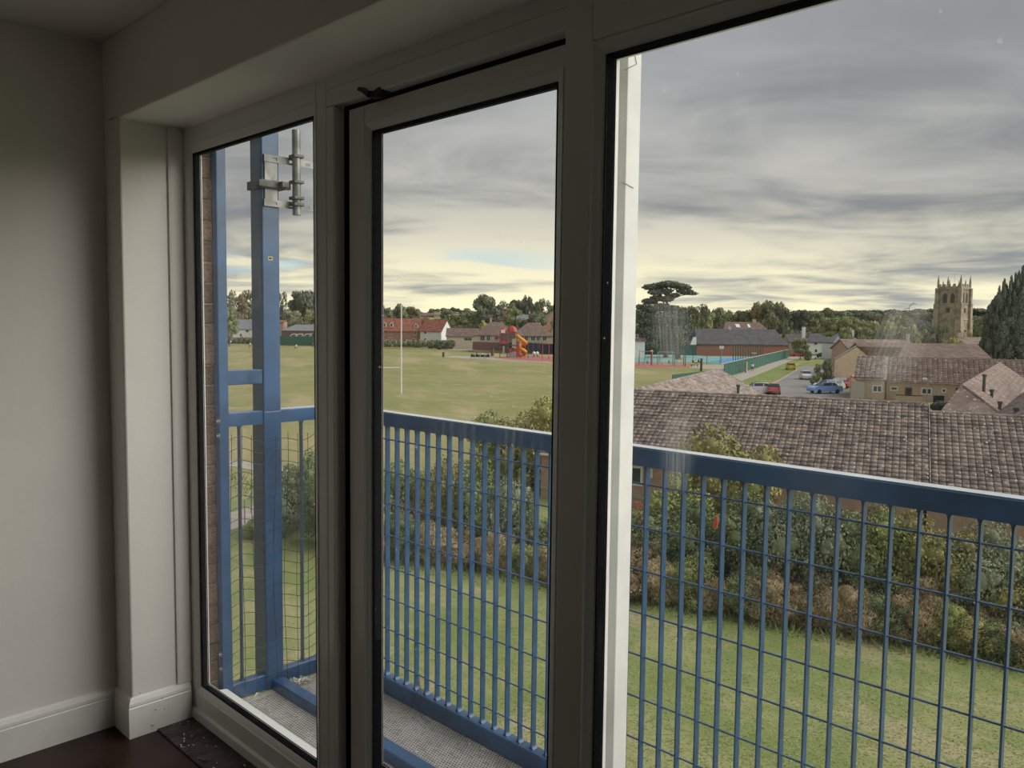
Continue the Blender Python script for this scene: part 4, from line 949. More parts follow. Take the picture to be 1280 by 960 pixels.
# ------------------------------------------------------------------ road, verge, path, fence, cars
patch('car_park_road', [(925, 498), (1100, 520), (1085, 494), (1040, 484), (1022, 472), (1040, 461), (1068, 449), (1056, 446), (1012, 452), (996, 462), (975, 475)], MT['asphalt'], .04)
patch('footpath', [(898, 479), (922, 478), (960, 463), (985, 452), (1005, 446), (993, 445), (972, 450), (945, 461), (915, 470)], MT['path'], .035)
patch('verge_strip', [(922, 478), (935, 491), (975, 474), (994, 462), (988, 457), (1003, 451), (1003, 447), (985, 452.3), (960, 463.5)], MT['verge'], .03)
patch('traffic_island', [(997, 457), (1020, 457), (1033, 452.5), (1022, 451), (1003, 453)], MT['verge'], .08)
kb = MB(); 
for (a, b_) in (((935, 492), (975, 475)), ((975, 475), (996, 462))): bar3(kb, at_z(*a, GZ+.08), at_z(*b_, GZ+.08), .25, .12)
kb.build('kerb', MT['path'], kind='structure')
gf = empty('green_fence', (0, 0, 0), 0, 'solid dark green panel fence running along the footpath beside the courts', 'fence')
pa = at_z(905, 472, GZ); pb = at_z(985, 447.5, GZ); fd = (pb-pa); FL = fd.length; fd.normalize(); nP = 26
ztop = at_c(905, 456, D_of(905, 472, GZ)).z-GZ
for i in range(nP):
    A = pa+fd*(FL*i/nP); h = 2.5
    bar3(MB(), A+fd*.08+Zv*(h/2), A+fd*(FL/nP-.06)+Zv*(h/2), .05, h).build('panel', MT['greenfence'], gf)
    MB().tube([A, A+Zv*(h+.1)], .06, 6).build('post', MT['greenfence'], gf)
gf2 = empty('green_fence', (0, 0, 0), 0, 'low thin green fence at the field edge, ending at the tall panel fence', 'fence')
pa2 = at_z(790, 491, GZ); 
b = MB(); A = at_z(840, 480, GZ); Bq = at_z(905, 472, GZ); bar3(b, A+Zv*1.15, Bq+Zv*1.2, .05, .7); b.build('panel', MT['greenfence'], gf2)
wl = MB(); bar3(wl, pa+Zv*2.62-fd*4, pb+Zv*2.62, .25, .12); wl.build('top_rail', MT['path'], gf)

def car(px, py, heading, colr, label, L=4.2, W=1.75, H=1.48, hatch=True, D=None):
    p = at_z(px, py, GZ+.05); s = 1.0
    o = empty('car', p, heading, label, 'car')
    body = [(-.5, .28), (-.49, .55), (-.47, .68), (-.16, .72), (.30, .70), (.44, .62), (.5, .5), (.5, .26), (.40, .2), (-.42, .2)]
    if hatch: cab = [(-.47, .66), (-.42, .90), (-.34, .99), (-.02, 1.0), (.10, .96), (.27, .69)]
    else: cab = [(-.36, .66), (-.26, .95), (-.12, 1.0), (.02, 1.0), (.12, .95), (.27, .69)]
    def loft(prof, w0, w1, name, m, par):
        b = MB(); n = len(prof); zz = [z for _, z in prof]; zm, zM = min(zz), max(zz)
        ww = [w0+(w1-w0)*((z-zm)/(zM-zm)) for _, z in prof]
        b.add([(x*L, -w_/2*W, z*H) for (x, z), w_ in zip(prof, ww)]+[(x*L, w_/2*W, z*H) for (x, z), w_ in zip(prof, ww)], [tuple(range(n)), tuple(range(n, 2*n))[::-1]]+[(i, (i+1) % n, (i+1) % n+n, i+n) for i in range(n)])
        return b.build(name, m, par, bevel=.05)
    pm = mat('car_paint_'+label.split()[0], colr, .25, .6)
    bd = loft(body, 1.0, .93, 'body', pm, o); loft(cab, .90, .72, 'cabin', MT['darkglass'], o)
    b = MB().box(-.36*L, .06*L, -.36*W, .36*W, .985*H, 1.012*H)
    for sx in (-.415, -.14, .185):
        for sy in (-1, 1): b.add([(sx*L+a*L, sy*W*(.452-.09*(z)), (.69+.30*z)*H) for a in (-.012, .012) for z in (0, 1)], [(0, 1, 3, 2)])
    b.build('roof_panel', pm, o)
    for sx in (-.31, .32):
        for sy in (-1, 1): MB().tube([(sx*L, sy*W*.40, .31), (sx*L, sy*W*.505, .31)], .31, 12).tube([(sx*L, sy*W*.50, .31), (sx*L, sy*W*.512, .31)], .17, 8).build('wheel', MT['black'], o)
    for sx, mm in ((-.495, MT['redpl']), (.49, MT['white'])):
        for sy in (-1, 1): MB().box(sx*L-.04, sx*L+.04, sy*W*.38-.14, sy*W*.38+.14, .52*H, .62*H).build('light', mm, o)
    return o
vd = math.atan2(math.cos(YAW), math.sin(YAW))     # heading that points away from the camera
car(988, 462, vd-.22, (.75, .48, .02), 'yellow hatchback parked at the end of the grass verge, seen from behind', L=3.9)
car(1007, 474, vd+PI-.22, (.70, .71, .72), 'white hatchback facing us in the middle of the road', L=4.0)
car(1031, 491.5, vd+PI/2+.25, (.22, .40, .75), 'pale blue saloon parked nearest to us in the row by the hedge', L=4.6, hatch=False)
car(1036, 487.5, vd+PI/2+.32, (.68, .70, .72), 'silver estate parked just behind the pale blue saloon', L=4.5)
car(1042, 485, vd+PI/2+.42, (.035, .04, .05), 'black people carrier parked behind the silver estate', L=4.7, H=1.7)
car(1055, 484.5, vd+PI/2+1.0, (.55, .03, .06), 'bright red car at the far right end of the parked row', L=4.0)
car(967, 492, vd-.30, (.62, .14, .14), 'faded red hatchback peeping over the bungalow ridge by the verge', L=3.9)
car(947, 492, vd+PI/2, (.62, .62, .66), 'white low car whose bonnet shows over the ridge, left of the faded red one', L=4.2, hatch=False)
car(997, 445.5, vd+PI/2, (.42, .08, .09), 'dark red car below the round green tree', L=4.4)
car(1027, 447, vd+PI/2, (.05, .055, .06), 'black car parked in front of the white cottages', L=4.6)
car(1013, 449, vd+2.3, (.62, .60, .58), 'pale beige car on the far bend left of the black car', L=4.3)
car(1048, 448.5, vd+PI+.3, (.72, .73, .76), 'white car at the far end of the road beside the gable', L=4.6, H=1.6)

# ------------------------------------------------------------------ far buildings
house('brick_hall', 'big red-brick sports hall with a dark slate roof behind the blue court', 'building', 870, 985, 446, 430, 411.5, 262, 16, MT['wallred'], MT['roofdark'], rot=-3, hip=1.3, wins=())
house('house', 'brown roofed house with two roof lights peeping over the sports hall', 'house', 905, 958, 420, 411, 402.5, 300, 9, MT['wallpink'], MT['roofbrown'], hip=1.5, chims=((946.5, 399, 4, MT['cream']),), sky=((921, 926, 405.5, 409.5), (936, 939, 405.5, 409.5)))
house('cottage', 'white cottage pair with dark roof at the end of the road, the left building', 'house', 1008, 1041, 443, 427, 417, 262, 8, MT['render'], MT['roofdark'], hip=2.5, wins=((1017, 1021, 428, 431.5), (1033, 1037, 428, 431.5), (1018, 1021.5, 436.5, 440.5), (1029, 1032, 437, 440.5)), chims=((1009, 409, 4, MT['white']),))
house('cottage', 'pale cottage half hidden behind the round street tree', 'house', 986, 1009, 441, 427, 418, 272, 8, MT['cream'], MT['roofdark'], wins=((1001, 1004, 430, 433),))
house('cottage', 'white hip-roofed cottage to the right of the cottage pair', 'house', 1042, 1078, 437, 428, 415.5, 240, 9, MT['render'], MT['roofgrey'], hip=3.5, chims=((1072, 412.5, 4, MT['white']),))
house('terrace_house', 'red-brick terrace with white dormers at the far edge of the playing field', 'house', 470, 525, 425, 413, 398, 315, 9, MT['wallred'], MT['roofred'],
      wins=((485.5, 490, 413.5, 418), (516, 520.5, 414, 418.5), (486, 490, 422, 424.5), (516, 521, 423, 426), (478, 481, 414, 418), (504, 506, 413, 417)), dormers=((480, 402, 408.5, 4), (488.7, 402, 408.5, 4.5), (519.5, 403.5, 409, 4.5)), chims=((529.5, 396, 4, MT['wallred']),))
house('weatherboard_house', 'white-walled house with a red roof at the right end of the brick terrace', 'house', 524.5, 552, 425.5, 413.5, 399.5, 312, 9, MT['render'], MT['roofred'], rot=24, wins=((529.5, 533, 414, 417.5, 1), (529.5, 533, 423, 425.5, 1)))
house('low_brick_house', 'long low dark-red roof between the white-walled house and the pavilion', 'house', 558, 612, 427, 420, 410.5, 300, 8, MT['cream'], MT['roofbrown'], wins=((580, 590, 422, 426),))
house('pavilion', 'left wing of the big sports pavilion with a hipped brown roof', 'building', 593, 645, 434, 418.5, 402.5, 272, 14, MT['cream'], MT['roofbrown'], hip=5, wins=((600, 606, 419.5, 426), (608, 613, 419.5, 426), (618, 623, 420, 425)), chims=((612.5, 397.5, 2.5, MT['cream']),))
house('pavilion', 'right wing of the big sports pavilion behind the orange slide', 'building', 640, 693, 438, 419.5, 403.5, 262, 15, MT['cream'], MT['roofbrown'], hip=5, wins=((655, 660, 420.5, 426), (663.5, 669, 420.5, 426), (670.5, 675, 420.5, 426), (678, 683, 420.5, 426)))
b = MB(); bar3(b, at_c(591, 432, 268), at_c(648, 434, 268), 3, 2.6); b.build('terrace_deck', MT['maroon'], label='dark boarded veranda along the foot of the pavilion left wing', cat='veranda')
b = MB(); bar3(b, at_c(652, 434.5, 258), at_c(697, 436.5, 258), 3, 3.2); b.build('terrace_deck', MT['navy'], label='dark veranda along the foot of the pavilion right wing', cat='veranda')
house('gabled_house', 'tall red gable house above the right pavilion roof', 'house', 680, 706, 420, 396, 387.5, 330, 10, MT['wallpink'], MT['roofgrey'], gable_front=True)
house('house', 'grey roofed house between two chimneys above the pavilion', 'house', 646, 668, 410, 400, 393, 340, 9, MT['cream'], MT['roofgrey'], chims=((662, 389, 2, MT['cream']), (667, 389.5, 2, MT['cream'])))
house('house', 'pale twin-chimneyed house peeping above the middle of the pavilion', 'house', 625, 641, 410, 400, 395, 345, 8, MT['cream'], MT['roofbrown'], chims=((630, 390.5, 4, MT['wallpink']), (638, 393, 2.5, MT['cream'])))
house('house', 'small white house with red roof at the right pavilion corner', 'house', 678, 688, 422, 413, 407.5, 290, 7, MT['render'], MT['roofred'], chims=((674.5, 404, 2.5, MT['white']),))
house('house', 'grey-roofed white chalet behind the pitch hedge, seen left of the tall post', 'house', 291, 320, 424, 411, 399.5, 345, 10, MT['render'], MT['roofgrey'], rot=-8, wins=((293, 297, 411.5, 415), (307, 311, 412, 415.5), (300, 303, 417, 421)))
house('house', 'narrow pink-gabled house just right of the tall blue post', 'house', 340, 354, 420, 403, 400, 335, 8, MT['wallpink'], MT['roofred'])
house('clubhouse', 'low wide grey-roofed clubhouse behind the folded goal frames', 'building', 352, 410, 428, 413, 406, 320, 12, MT['maroon'], MT['roofgrey'], hip=4, wins=((390, 396, 416, 424),))
# hillside houses
hh = [(486, 10, 392, 'cream'), (497, 12, 391, 'wallpink'), (509, 9, 389.5, 'render'), (521, 12, 391, 'wallpink'), (535, 14, 392, 'wallred'), (548, 9, 391, 'cream'), (558, 10, 389.5, 'cream'), (568, 9, 391, 'render')]
words_ = ['leftmost', 'second from left', 'third from left', 'fourth from left', 'fourth from right', 'third from right', 'second from right', 'rightmost']
for (px, wd, yr, wm), od in zip(hh, words_):
    house('hillside_house', f'{od} of the eight small houses in a row up on the far hillside', 'house', px-wd/2, px+wd/2, 396.5, yr+2.6, yr-1.2, 560+px % 7*6, 8, MT[wm], MT['roofbrown'] if px % 2 else MT['tilefar'], group='small houses on the far hillside')
# pale house fragments left of the big cedar
house('house', 'white cottage low behind the foot of the cedar tree', 'house', 785, 806, 437, 425, 414, 236, 8, MT['render'], MT['roofbrown'], wins=((794, 797, 418, 423),))
house('house', 'orange-brown house above the white cottage left of the cedar', 'house', 786, 800, 415, 402, 394, 300, 8, MT['wallbrick'], MT['roofbrown'])
gz_ = empty('white_gazebo', (0, 0, 0), 0, 'white tent-like sail between the cedar and the sports hall', 'canopy')
wall_poly(gz_, [at_c(x, y, 236) for x, y in ((862, 431), (869.5, 431), (869.5, 421.5), (866, 421.5))], MT['white'], 'canopy', 1.0)

# church tower
def church():
    D = 227.; c = at_c(1190, 412, D); bw = 34*D/F; h0 = GZ; zt = at_c(1190, 357, D).z; z1 = at_c(1190, 380, D).z; z2 = at_c(1190, 399.5, D).z
    o = empty('church_tower', (c.x, c.y, GZ), -.12, 'square limestone church tower with eight pinnacles rising over the rooftops', 'church')
    H = zt-GZ; w_ = bw*.40
    def sq(b, w0, w1, za, zb): b.add([(s*w, t_*w, z) for w, z in ((w0, za), (w1, zb)) for s, t_ in ((-1, -1), (1, -1), (1, 1), (-1, 1))], [(0, 1, 5, 4), (1, 2, 6, 5), (2, 3, 7, 6), (3, 0, 4, 7), (4, 5, 6, 7)]); return b
    sq(sq(sq(MB(), w_*1.07, w_*1.05, 0, z2-GZ), w_*1.03, w_*1.01, z2-GZ, z1-GZ), w_, w_*.98, z1-GZ, H-.9).build('tower_body', MT['stone'], o)
    for z, k in ((z2-GZ, 1.10), (z1-GZ, 1.07), (H-1.0, 1.05)): MB().box(-w_*k, w_*k, -w_*k, w_*k, z-.15, z+.15).build('string_course', MT['stone'], o)
    b = MB(); n = 9
    for s in range(4):
        R = Matrix.Rotation(s*PI/2, 4, 'Z')
        b.box(-w_, w_, -w_*1.02, -w_*.94, H-1.0, H-.35, R)
        for i in range(n):
            if i % 2 == 0: x = -w_+2*w_*i/n; b.box(x, x+2*w_/n, -w_*1.02, -w_*.94, H-.35, H+.3, R)
    b.build('battlements', MT['stone'], o)
    for s, t_ in ((-1, -1), (1, -1), (1, 1), (-1, 1)):
        b = MB(); q = w_*.13
        for (za, zb, k) in ((0, z2-GZ, 2.1), (z2-GZ, z1-GZ, 1.7), (z1-GZ, H-.8, 1.25)): b.box(s*w_-q*k, s*w_+q*k, t_*w_-q*k, t_*w_+q*k, za, zb)
        b.build('buttress', MT['stone'], o)
    for i in range(8):
        big = i % 2 == 0; s, t_ = [(-1, -1), (0, -1), (1, -1), (1, 0), (1, 1), (0, 1), (-1, 1), (-1, 0)][i]; hh_ = 2.7 if big else 2.2 ; r = .32 if big else .2
        if not big: hh_ = 1.5
        b = MB().tube([(s*w_*.98, t_*w_*.98, H-.6), (s*w_*.98, t_*w_*.98, H+hh_*.45), (s*w_*.98, t_*w_*.98, H+hh_)], [r, r*.85, .05], 6); b.build('pinnacle', MT['stone'], o)
    for s in range(4):
        R = Matrix.Rotation(s*PI/2, 4, 'Z')
        for x in (-.30, .30):
            b = MB(); prof = [(x*w_*1.1-.5, H-5.0), (x*w_*1.1+.5, H-5.0), (x*w_*1.1+.5, H-2.9), (x*w_*1.1, H-2.1), (x*w_*1.1-.5, H-2.9)]
            b.prism(prof, -w_*1.03, -w_*.9, 'y'); b.v = [tuple(R @ Vector(v)) for v in b.v]; b.build('belfry_opening', MT['stonedark'], o)
        b = MB().box(-.4, .4, -w_*1.06, -w_*.9, z1-GZ-2.4, z1-GZ-1.2, R); b.build('small_window', MT['stonedark'], o)
    MB().tube([(0, 0, H), (0, 0, H+3.4)], .04, 5).build('flagpole', MT['steel'], o)
church()
# ------------------------------------------------------------------ rugby posts, pitch things, people
def pole_thing(name, label, cat, segs, m, r, group=None):
    b = MB()
    for a, c in segs: b.tube([a, c], r, 7)
    return b.build(name, m, label=label, cat=cat, group=group)
p = at_z(501.5, 492.5, GZ); pt = at_d(500.3, 380, math.hypot(p.x, p.y)); d_ = Vector((-.93, -.37, 0)).normalized()
rg = empty('rugby_posts', p, 0, 'tall white rugby goal posts with crossbar standing on the playing field', 'goal posts')
Hh = pt.z-p.z
zc = at_d(501, 459.5, math.hypot(p.x, p.y)).z-p.z
MB().tube([(0, 0, 0), (0, 0, Hh)], [.10, .07], 8).build('upright', MT['white'], rg)
dl = (at_d(479, 461.3, math.hypot(p.x, p.y))-p); dl.z = 0; dl.normalize(); q = dl*5.6
MB().tube([(q.x, q.y, 0), (q.x, q.y, Hh)], [.10, .07], 8).build('upright', MT['white'], rg)
MB().tube([(0, 0, zc), (q.x, q.y, zc-.05)], .07, 8).build('crossbar', MT['white'], rg)

def person(px, py, hpx, shirt, label, D=None, lean=0, sit=False, group=None, shorts=None, stride=.18, rz=None):
    p = at_z(px, py, GZ) if D is None else at_c(px, py, D); Dd = D or D_of(px, py, GZ); H = hpx*Dd/F; k = H/1.75
    o = empty('person', p, rz if rz is not None else -YAW, label, 'person', group)
    J = {'pel': (0, 0, .95), 'che': (lean*.2, 0, 1.28), 'nk': (lean*.3, 0, 1.47), 'hd': (lean*.34, 0, 1.62), 'tp': (lean*.36, 0, 1.72)}
    for s, n in ((1, 'l'), (-1, 'r')):
        J['hip'+n] = (0, s*.10, .92); J['kn'+n] = (s*stride+.03, s*.11, .50); J['an'+n] = (s*stride*1.3-.04, s*.11, .08); J['to'+n] = (s*stride*1.3+.14, s*.12, .03)
        J['sh'+n] = (lean*.25, s*.19, 1.42); J['el'+n] = (lean*.2-s*.12, s*.25, 1.13); J['ha'+n] = (lean*.3-s*.04+.12, s*.24, .90)
    if sit:
        for n in 'lr':
            s = 1 if n == 'l' else -1; J['kn'+n] = (.42, s*.13, .50+.45); J['an'+n] = (.46, s*.12, .53)
            J['to'+n] = (.6, s*.12, .48)
        J = {a: (x, y, z-.45) for a, (x, y, z) in J.items()}
    E_ = [('pel', 'che'), ('che', 'nk'), ('nk', 'hd'), ('hd', 'tp')]+[(a+n, b+n) for n in 'lr' for a, b in (('hip', 'kn'), ('kn', 'an'), ('an', 'to'), ('sh', 'el'), ('el', 'ha'))]+[('pel', 'hipl'), ('pel', 'hipr'), ('nk', 'shl'), ('nk', 'shr')]
    R_ = {'pel': .13, 'che': .14, 'nk': .06, 'hd': .095, 'tp': .075, 'hip': .095, 'kn': .062, 'an': .042, 'to': .03, 'sh': .062, 'el': .045, 'ha': .035}
    names = list(J); me = bpy.data.meshes.new('body'); me.from_pydata([tuple(c*k for c in J[n]) for n in names], [(names.index(a), names.index(b)) for a, b in E_], [])
    me.materials.append(MT['skin']); b = obj('body', me, o); sk = b.modifiers.new('skin', 'SKIN')
    for i, n in enumerate(names):
        r = R_.get(n) or R_[n[:-1]]; me.skin_vertices[0].data[i].radius = (r*k, r*k)
    me.skin_vertices[0].data[0].use_root = True
    b.modifiers.new('smooth', 'SUBSURF').levels = 1
    V_ = lambda n: Vector(J[n])*k
    c = MB().tube([V_('pel'), V_('che'), V_('nk')], [.165*k, .18*k, .12*k], 8)
    for n in 'lr': c.tube([V_('sh'+n), V_('el'+n)], [.085*k, .065*k], 7)
    c.build('shirt', shirt, o); c = MB().tube([V_('pel')+Vector((0, 0, .06*k)), V_('pel')-Vector((0, 0, .1*k))], [.16*k, .15*k], 8)
    for n in 'lr': c.tube([V_('hip'+n), V_('kn'+n)*.7+V_('hip'+n)*.3 if not sit else V_('kn'+n)], [.105*k, .085*k], 7)
    c.build('shorts', shorts or MT['navy'], o); MB().ball(V_('hd')+Vector((-.02*k, 0, .03*k)), (.10*k, .10*k, .115*k), 8, 6).build('hair', MT['bark'], o)
    return o
person(288.5, 431.5, 6.5, MT['shirt'], 'player in white far left on the pitch, nearest the hedge')
person(296.5, 433, 3.2, MT['shirt'], 'small crouching figure in pale clothes in the middle of the far pitch', sit=False, lean=1)
person(312.3, 435.5, 8, MT['shirt'], 'player in white shirt running, just left of the tall blue post', lean=.4)
person(371, 431.5, 7, MT['shirt'], 'farther of the two white-shirted players right of the tall blue post')
person(369.5, 438.5, 9, MT['shirt'], 'nearer white-shirted player leaning forward right of the tall blue post', lean=.8, stride=.3)
person(391, 436, 8, MT['navy'], 'player in dark kit nearest the window mullion')
person(352, 431.5, 4, MT['navy'], 'dark figure on the pitch beside the tall blue post edge')
person(940.5, 464.5, 11, MT['shirt'], 'walker in white shirt and dark shorts on the footpath beside the green fence', rz=vd)
sb = [(590, 448.5, 'navy'), (596, 448, 'navy'), (603, 447.5, 'shirt'), (610, 448.2, 'navy')]
for (px, py, mk), lab in zip(sb, ('leftmost seated figure on the bench by the play tower', 'dark seated figure left of the one in white', 'seated figure in white on the playground bench', 'dark seated figure right of the one in white')):
    person(px, py-1.6, 8, MT[mk], lab, sit=True)
for (px, py, mk, lab) in ((866, 456.8, 'navy', 'dark seated parent at the left of the group by the blue court'), (869.5, 457.4, 'shirt', 'seated parent in white leaning forward by the blue court'), (873, 456.4, 'navy', 'dark-trousered seated parent at the right of the group by the court')):
    person(px, py-1.5, 9, MT[mk], lab, sit=True)
person(836, 456.5, 7, MT['navy'], 'dark standing figure between the swings and the climbing frame')
person(809, 456.5, 6.5, MT['greenfence'], 'child in green jacket under the left swing frame')
# folded goal frames
for (px, w_, lab) in ((366.5, 9, 'left of the three white folded goal frames by the clubhouse'), (374.5, 9, 'middle of the three white folded goal frames by the clubhouse'), (384, 10, 'right of the three white folded goal frames by the clubhouse')):
    D = 305; A, Bq, C, Dq = at_c(px-w_*.5, 421, D), at_c(px-w_*.12, 417.5, D), at_c(px+w_*.5, 417.5, D), at_c(px+w_*.3, 421, D)
    pole_thing('goal_frame', lab, 'goal', [(A, Bq), (Bq, C), (C, Dq), (A, Dq)], MT['white'], .12)
b = MB(); bar3(b, at_c(350, 425.5, 305), at_c(392, 426, 305), .3, 3.2); b.build('green_hoarding', MT['greenfence'], label='green netting hoarding along the foot of the clubhouse', cat='fence')
# hard path and play area
patch('pitch_side_path', [(470, 452), (700, 458), (700, 455.5), (620, 449.5), (556, 446), (554, 443), (590, 441), (700, 447), (700, 442), (556, 436.5), (500, 435.5), (500, 437)], MT['path'], .02) if False else None
patch('pavilion_path', [(540, 436.8), (556, 435), (640, 437.5), (700, 440.5), (700, 443.5), (600, 438.8)], MT['path'], .03)
patch('play_path', [(553, 446.5), (570, 444.5), (630, 446.5), (700, 450), (700, 454.5), (640, 450.7), (590, 448.8)], MT['path'], .03)
patch('safety_surface', [(618, 447.5), (640, 444.5), (700, 446.5), (700, 453), (640, 449.7)], MT['safety'], .06)
patch('safety_surface', [(770, 456.5), (800, 453.5), (864, 455.5), (862, 459.5), (830, 459.5), (770, 458.8)], MT['safety'], .06)
patch('court_edge_path', [(760, 459), (860, 460), (905, 462), (915, 456), (870, 456), (868, 458)], MT['path'], .03)
patch('court', [(770, 452.5), (770, 442), (866, 442.5), (880, 445.5), (938, 446), (905, 454.5), (866, 452.5)], MT['court'], .05)
patch('blue_court', [(882, 452.8), (912, 447.5), (968, 446.5), (955, 449), (918, 454.2)], MT['courtblue'], .07)
patch('pale_court_stripe', [(770, 447.5), (770, 446), (870, 447.8), (868, 449)], mat('pale_green_court_lines', (.33, .46, .38), .7), .08)
fe = empty('court_fence', (0, 0, 0), 0, 'tall dark green fence posts and rails around the blue court against the brick hall', 'fence')
for i in range(13):
    px = 916.5+i*3.1; D = 196-i*1.0; q = at_z(px, 453.5-i*.45, GZ); D = math.hypot(q.x, q.y); t_ = at_d(px, 430.5-i*.1, D); MB().tube([q, t_], .10, 5).build('post', MT['greenfence'], fe)
b = MB(); A = at_c(869, 436.3, 246); Bq = at_c(780, 435.5, 243); bar3(b, A, Bq, .08, 3.6); bf = b.build('court_back_fence', MT['greenfence'], label='dark green boarded fence behind the turquoise court, left of the brick hall', cat='fence')
for i, px in enumerate((799, 806, 814, 824, 846, 855, 866, 883.5, 900)):
    q = at_z(px, 454.5 if px > 870 else 453, GZ); t_ = q+Zv*3.0; MB().tube([q, t_], .07, 5).build('net_post', MT['greenfence'], label=f"slender dark green court post, {['first', 'second', 'third', 'fourth', 'fifth', 'sixth', 'seventh', 'eighth', 'ninth'][i]} from the left along the court edge", cat='post', group='slender posts along the court edge')
for (px, yt, yb, lab) in ((901.5, 433, 453.8, 'basketball hoop with white backboard in front of the brick hall'), (942, 440, 459, 'pale lamp-like hoop post rising beside the green panel fence')):
    q = at_z(px, yb, GZ); D = math.hypot(q.x, q.y); t_ = at_d(px, yt, D); o = empty('basketball_hoop', q, 0, lab, 'basketball hoop'); h = t_.z-q.z
    MB().tube([(0, 0, 0), (0, 0, h)], .09, 6).build('pole', MT['steel'], o); r_ = Vector((math.cos(YAW), -math.sin(YAW), 0))
    bar3(MB(), r_*-.55+Zv*(h-.25), r_*.55+Zv*(h-.25), .08, .75 if 'hoop with' in lab else .2).build('backboard', MT['white'], o)
# trampling play tower with tube slide
D = D_of(636, 447, GZ); r_ = Vector((math.cos(YAW), -math.sin(YAW), 0)); k_ = Vector((math.sin(YAW), math.cos(YAW), 0))
c0 = at_c(636, 447.3, D); pt_ = empty('play_tower', c0, -YAW, 'red and brown play tower with an orange spiral tube slide', 'playground tower'); mpp = D/F
# local x runs right in the picture, y away from us
for (x0, x1, zt) in ((-11, -2.5, 30), (-1, 10, 31)):
    for x in (x0, x1):
        for y in (-1.4, 1.4): MB().tube([(x*mpp, y, 0), (x*mpp, y, zt*mpp)], .11, 6).build('post', MT['maroon'], pt_)
for (x0, x1, z0, z1, mk) in ((-11.5, -2.5, 21, 30, 'maroon'), (-11, -3, 17, 21.5, 'redpl'), (-12, -2, 15.5, 17.5, 'navy'), (-1.5, 8, 24, 33, 'maroon'), (0, 9, 8, 12, 'redpl'), (0, 8, 0, 7, 'steel'), (-8, -5, 5, 15, 'steel'), (9, 13, 2, 21, 'redpl'), (3, 7, 9, 13, 'maroon'), (-14, -11, 24, 28, 'redpl')):
    MB().box(x0*mpp, x1*mpp, -1.45, -1.2, z0*mpp, z1*mpp).build('panel', MT[mk], pt_, bevel=.04)
MB().box(-11*mpp, 9*mpp, -1.3, 1.3, 15*mpp, 16*mpp).build('platform', MT['navy'], pt_)
for (x0, x1, z0, z1) in ((-12, -2.5, 30, 38), (-3, 10.5, 33, 40)):
    b = MB(); xm = (x0+x1)/2*mpp; P_ = []
    for zf, wf in ((0, 1.0), (.45, .85), (.8, .55), (1.0, .15)):
        for j in range(8): a = j*PI/4+PI/8; P_.append((xm+math.cos(a)*(x1-x0)/2*mpp*wf*1.08, math.sin(a)*1.6*wf, (z0+(z1-z0)*zf)*mpp))
    b.add(P_, [(i*8+j, i*8+(j+1) % 8, i*8+8+(j+1) % 8, i*8+8+j) for i in range(3) for j in range(8)]+[tuple(range(8)), tuple(range(24, 32))]); b.build('dome_roof', MT['redpl'], pt_)
MB().box(-10*mpp, -5*mpp, -1.7, -1.5, 31*mpp, 35*mpp).build('roof_window', MT['white'], pt_)
pts = [(7, 28), (10, 28), (14, 24.5), (19, 21), (21.3, 19), (20, 16.8), (15.5, 16), (12.6, 14.3), (14, 12), (18, 10), (20.8, 8), (20.5, 5.5), (17, 3.8), (14, 3.0), (13.2, 1.8)]
ys_ = [-.8, -1.2, -1.4, -1.0, -.2, 1.0, 1.2, .4, -.9, -1.2, -.6, .4, .9, .2, -.6]
fine_ = []
for i in range(len(pts)-1):
    for s in np.linspace(0, 1, 4)[:-1]: fine_.append(((pts[i][0]*(1-s)+pts[i+1][0]*s)*mpp, ys_[i]*(1-s)+ys_[i+1]*s, (pts[i][1]*(1-s)+pts[i+1][1]*s)*mpp))
MB().tube(fine_, 2.1*mpp, 10).build('tube_slide', MT['orange'], pt_, smooth=True)
MB().tube([(20*mpp, 0, 0), (20*mpp, 0, 24*mpp)], .12, 6).build('slide_post', MT['redpl'], pt_)
def frame_thing(name, label, cat, px0, px1, ybase, ytop, m, extra=()):
    D = D_of((px0+px1)/2, ybase, GZ); A, Bq = at_c(px0, ybase, D), at_c(px1, ybase, D); z = at_c(px0, ytop, D).z
    o = empty(name, A, 0, label, cat); d = Bq-A
    for f in (0, 1):
        for s in (-1, 1): q = d*f; MB().tube([q+k_*s*.9, q+Zv*(z-A.z)], .07, 6).build('leg', m, o)
    MB().tube([Zv*(z-A.z), d+Zv*(z-A.z)], .07, 6).build('crossbar', m, o)
    for f in extra:
        q = d*f; MB().tube([q+Zv*(z-A.z), q+Zv*.7+k_*.2], .025, 4).tube([q+r_*.35+Zv*(z-A.z), q+r_*.35+Zv*.7+k_*.2], .025, 4).build('chain', MT['steel'], o)
        MB().box(-.2+q.x+.17, .2+q.x+.17, q.y, q.y+.25, .6, .68).build('swing_seat', MT['black'], o)
    return o
frame_thing('swing_frame', 'dark swing frame right of the orange slide', 'swing', 660, 678, 449, 428, MT['maroon'], (.3, .7))
frame_thing('swing_frame', 'red-posted climbing frame at the right edge of the left play area', 'climbing frame', 678, 686, 450, 430, MT['redpl'], ())
frame_thing('swing_frame', 'tall grey swing frame on the left of the right play area', 'swing', 799, 815, 457, 439, MT['steel'], (.25, .6))
frame_thing('swing_frame', 'second grey swing frame with dark posts in front of the turquoise court', 'swing', 822, 841, 457.5, 440, MT['steel'], (.2, .7))
b = MB(); q = at_c(849, 458, D_of(849, 458, GZ)); mp = D_of(849, 458, GZ)/F; cf = empty('climbing_cube', q, -YAW, 'dark square climbing cube with an orange panel on the red surface', 'climbing frame')
for x in (-6.5, 6.5):
    for y in (-.9, .9): MB().tube([(x*mp, y, 0), (x*mp, y, 16*mp)], .1, 6).build('post', MT['galvdark'], cf)
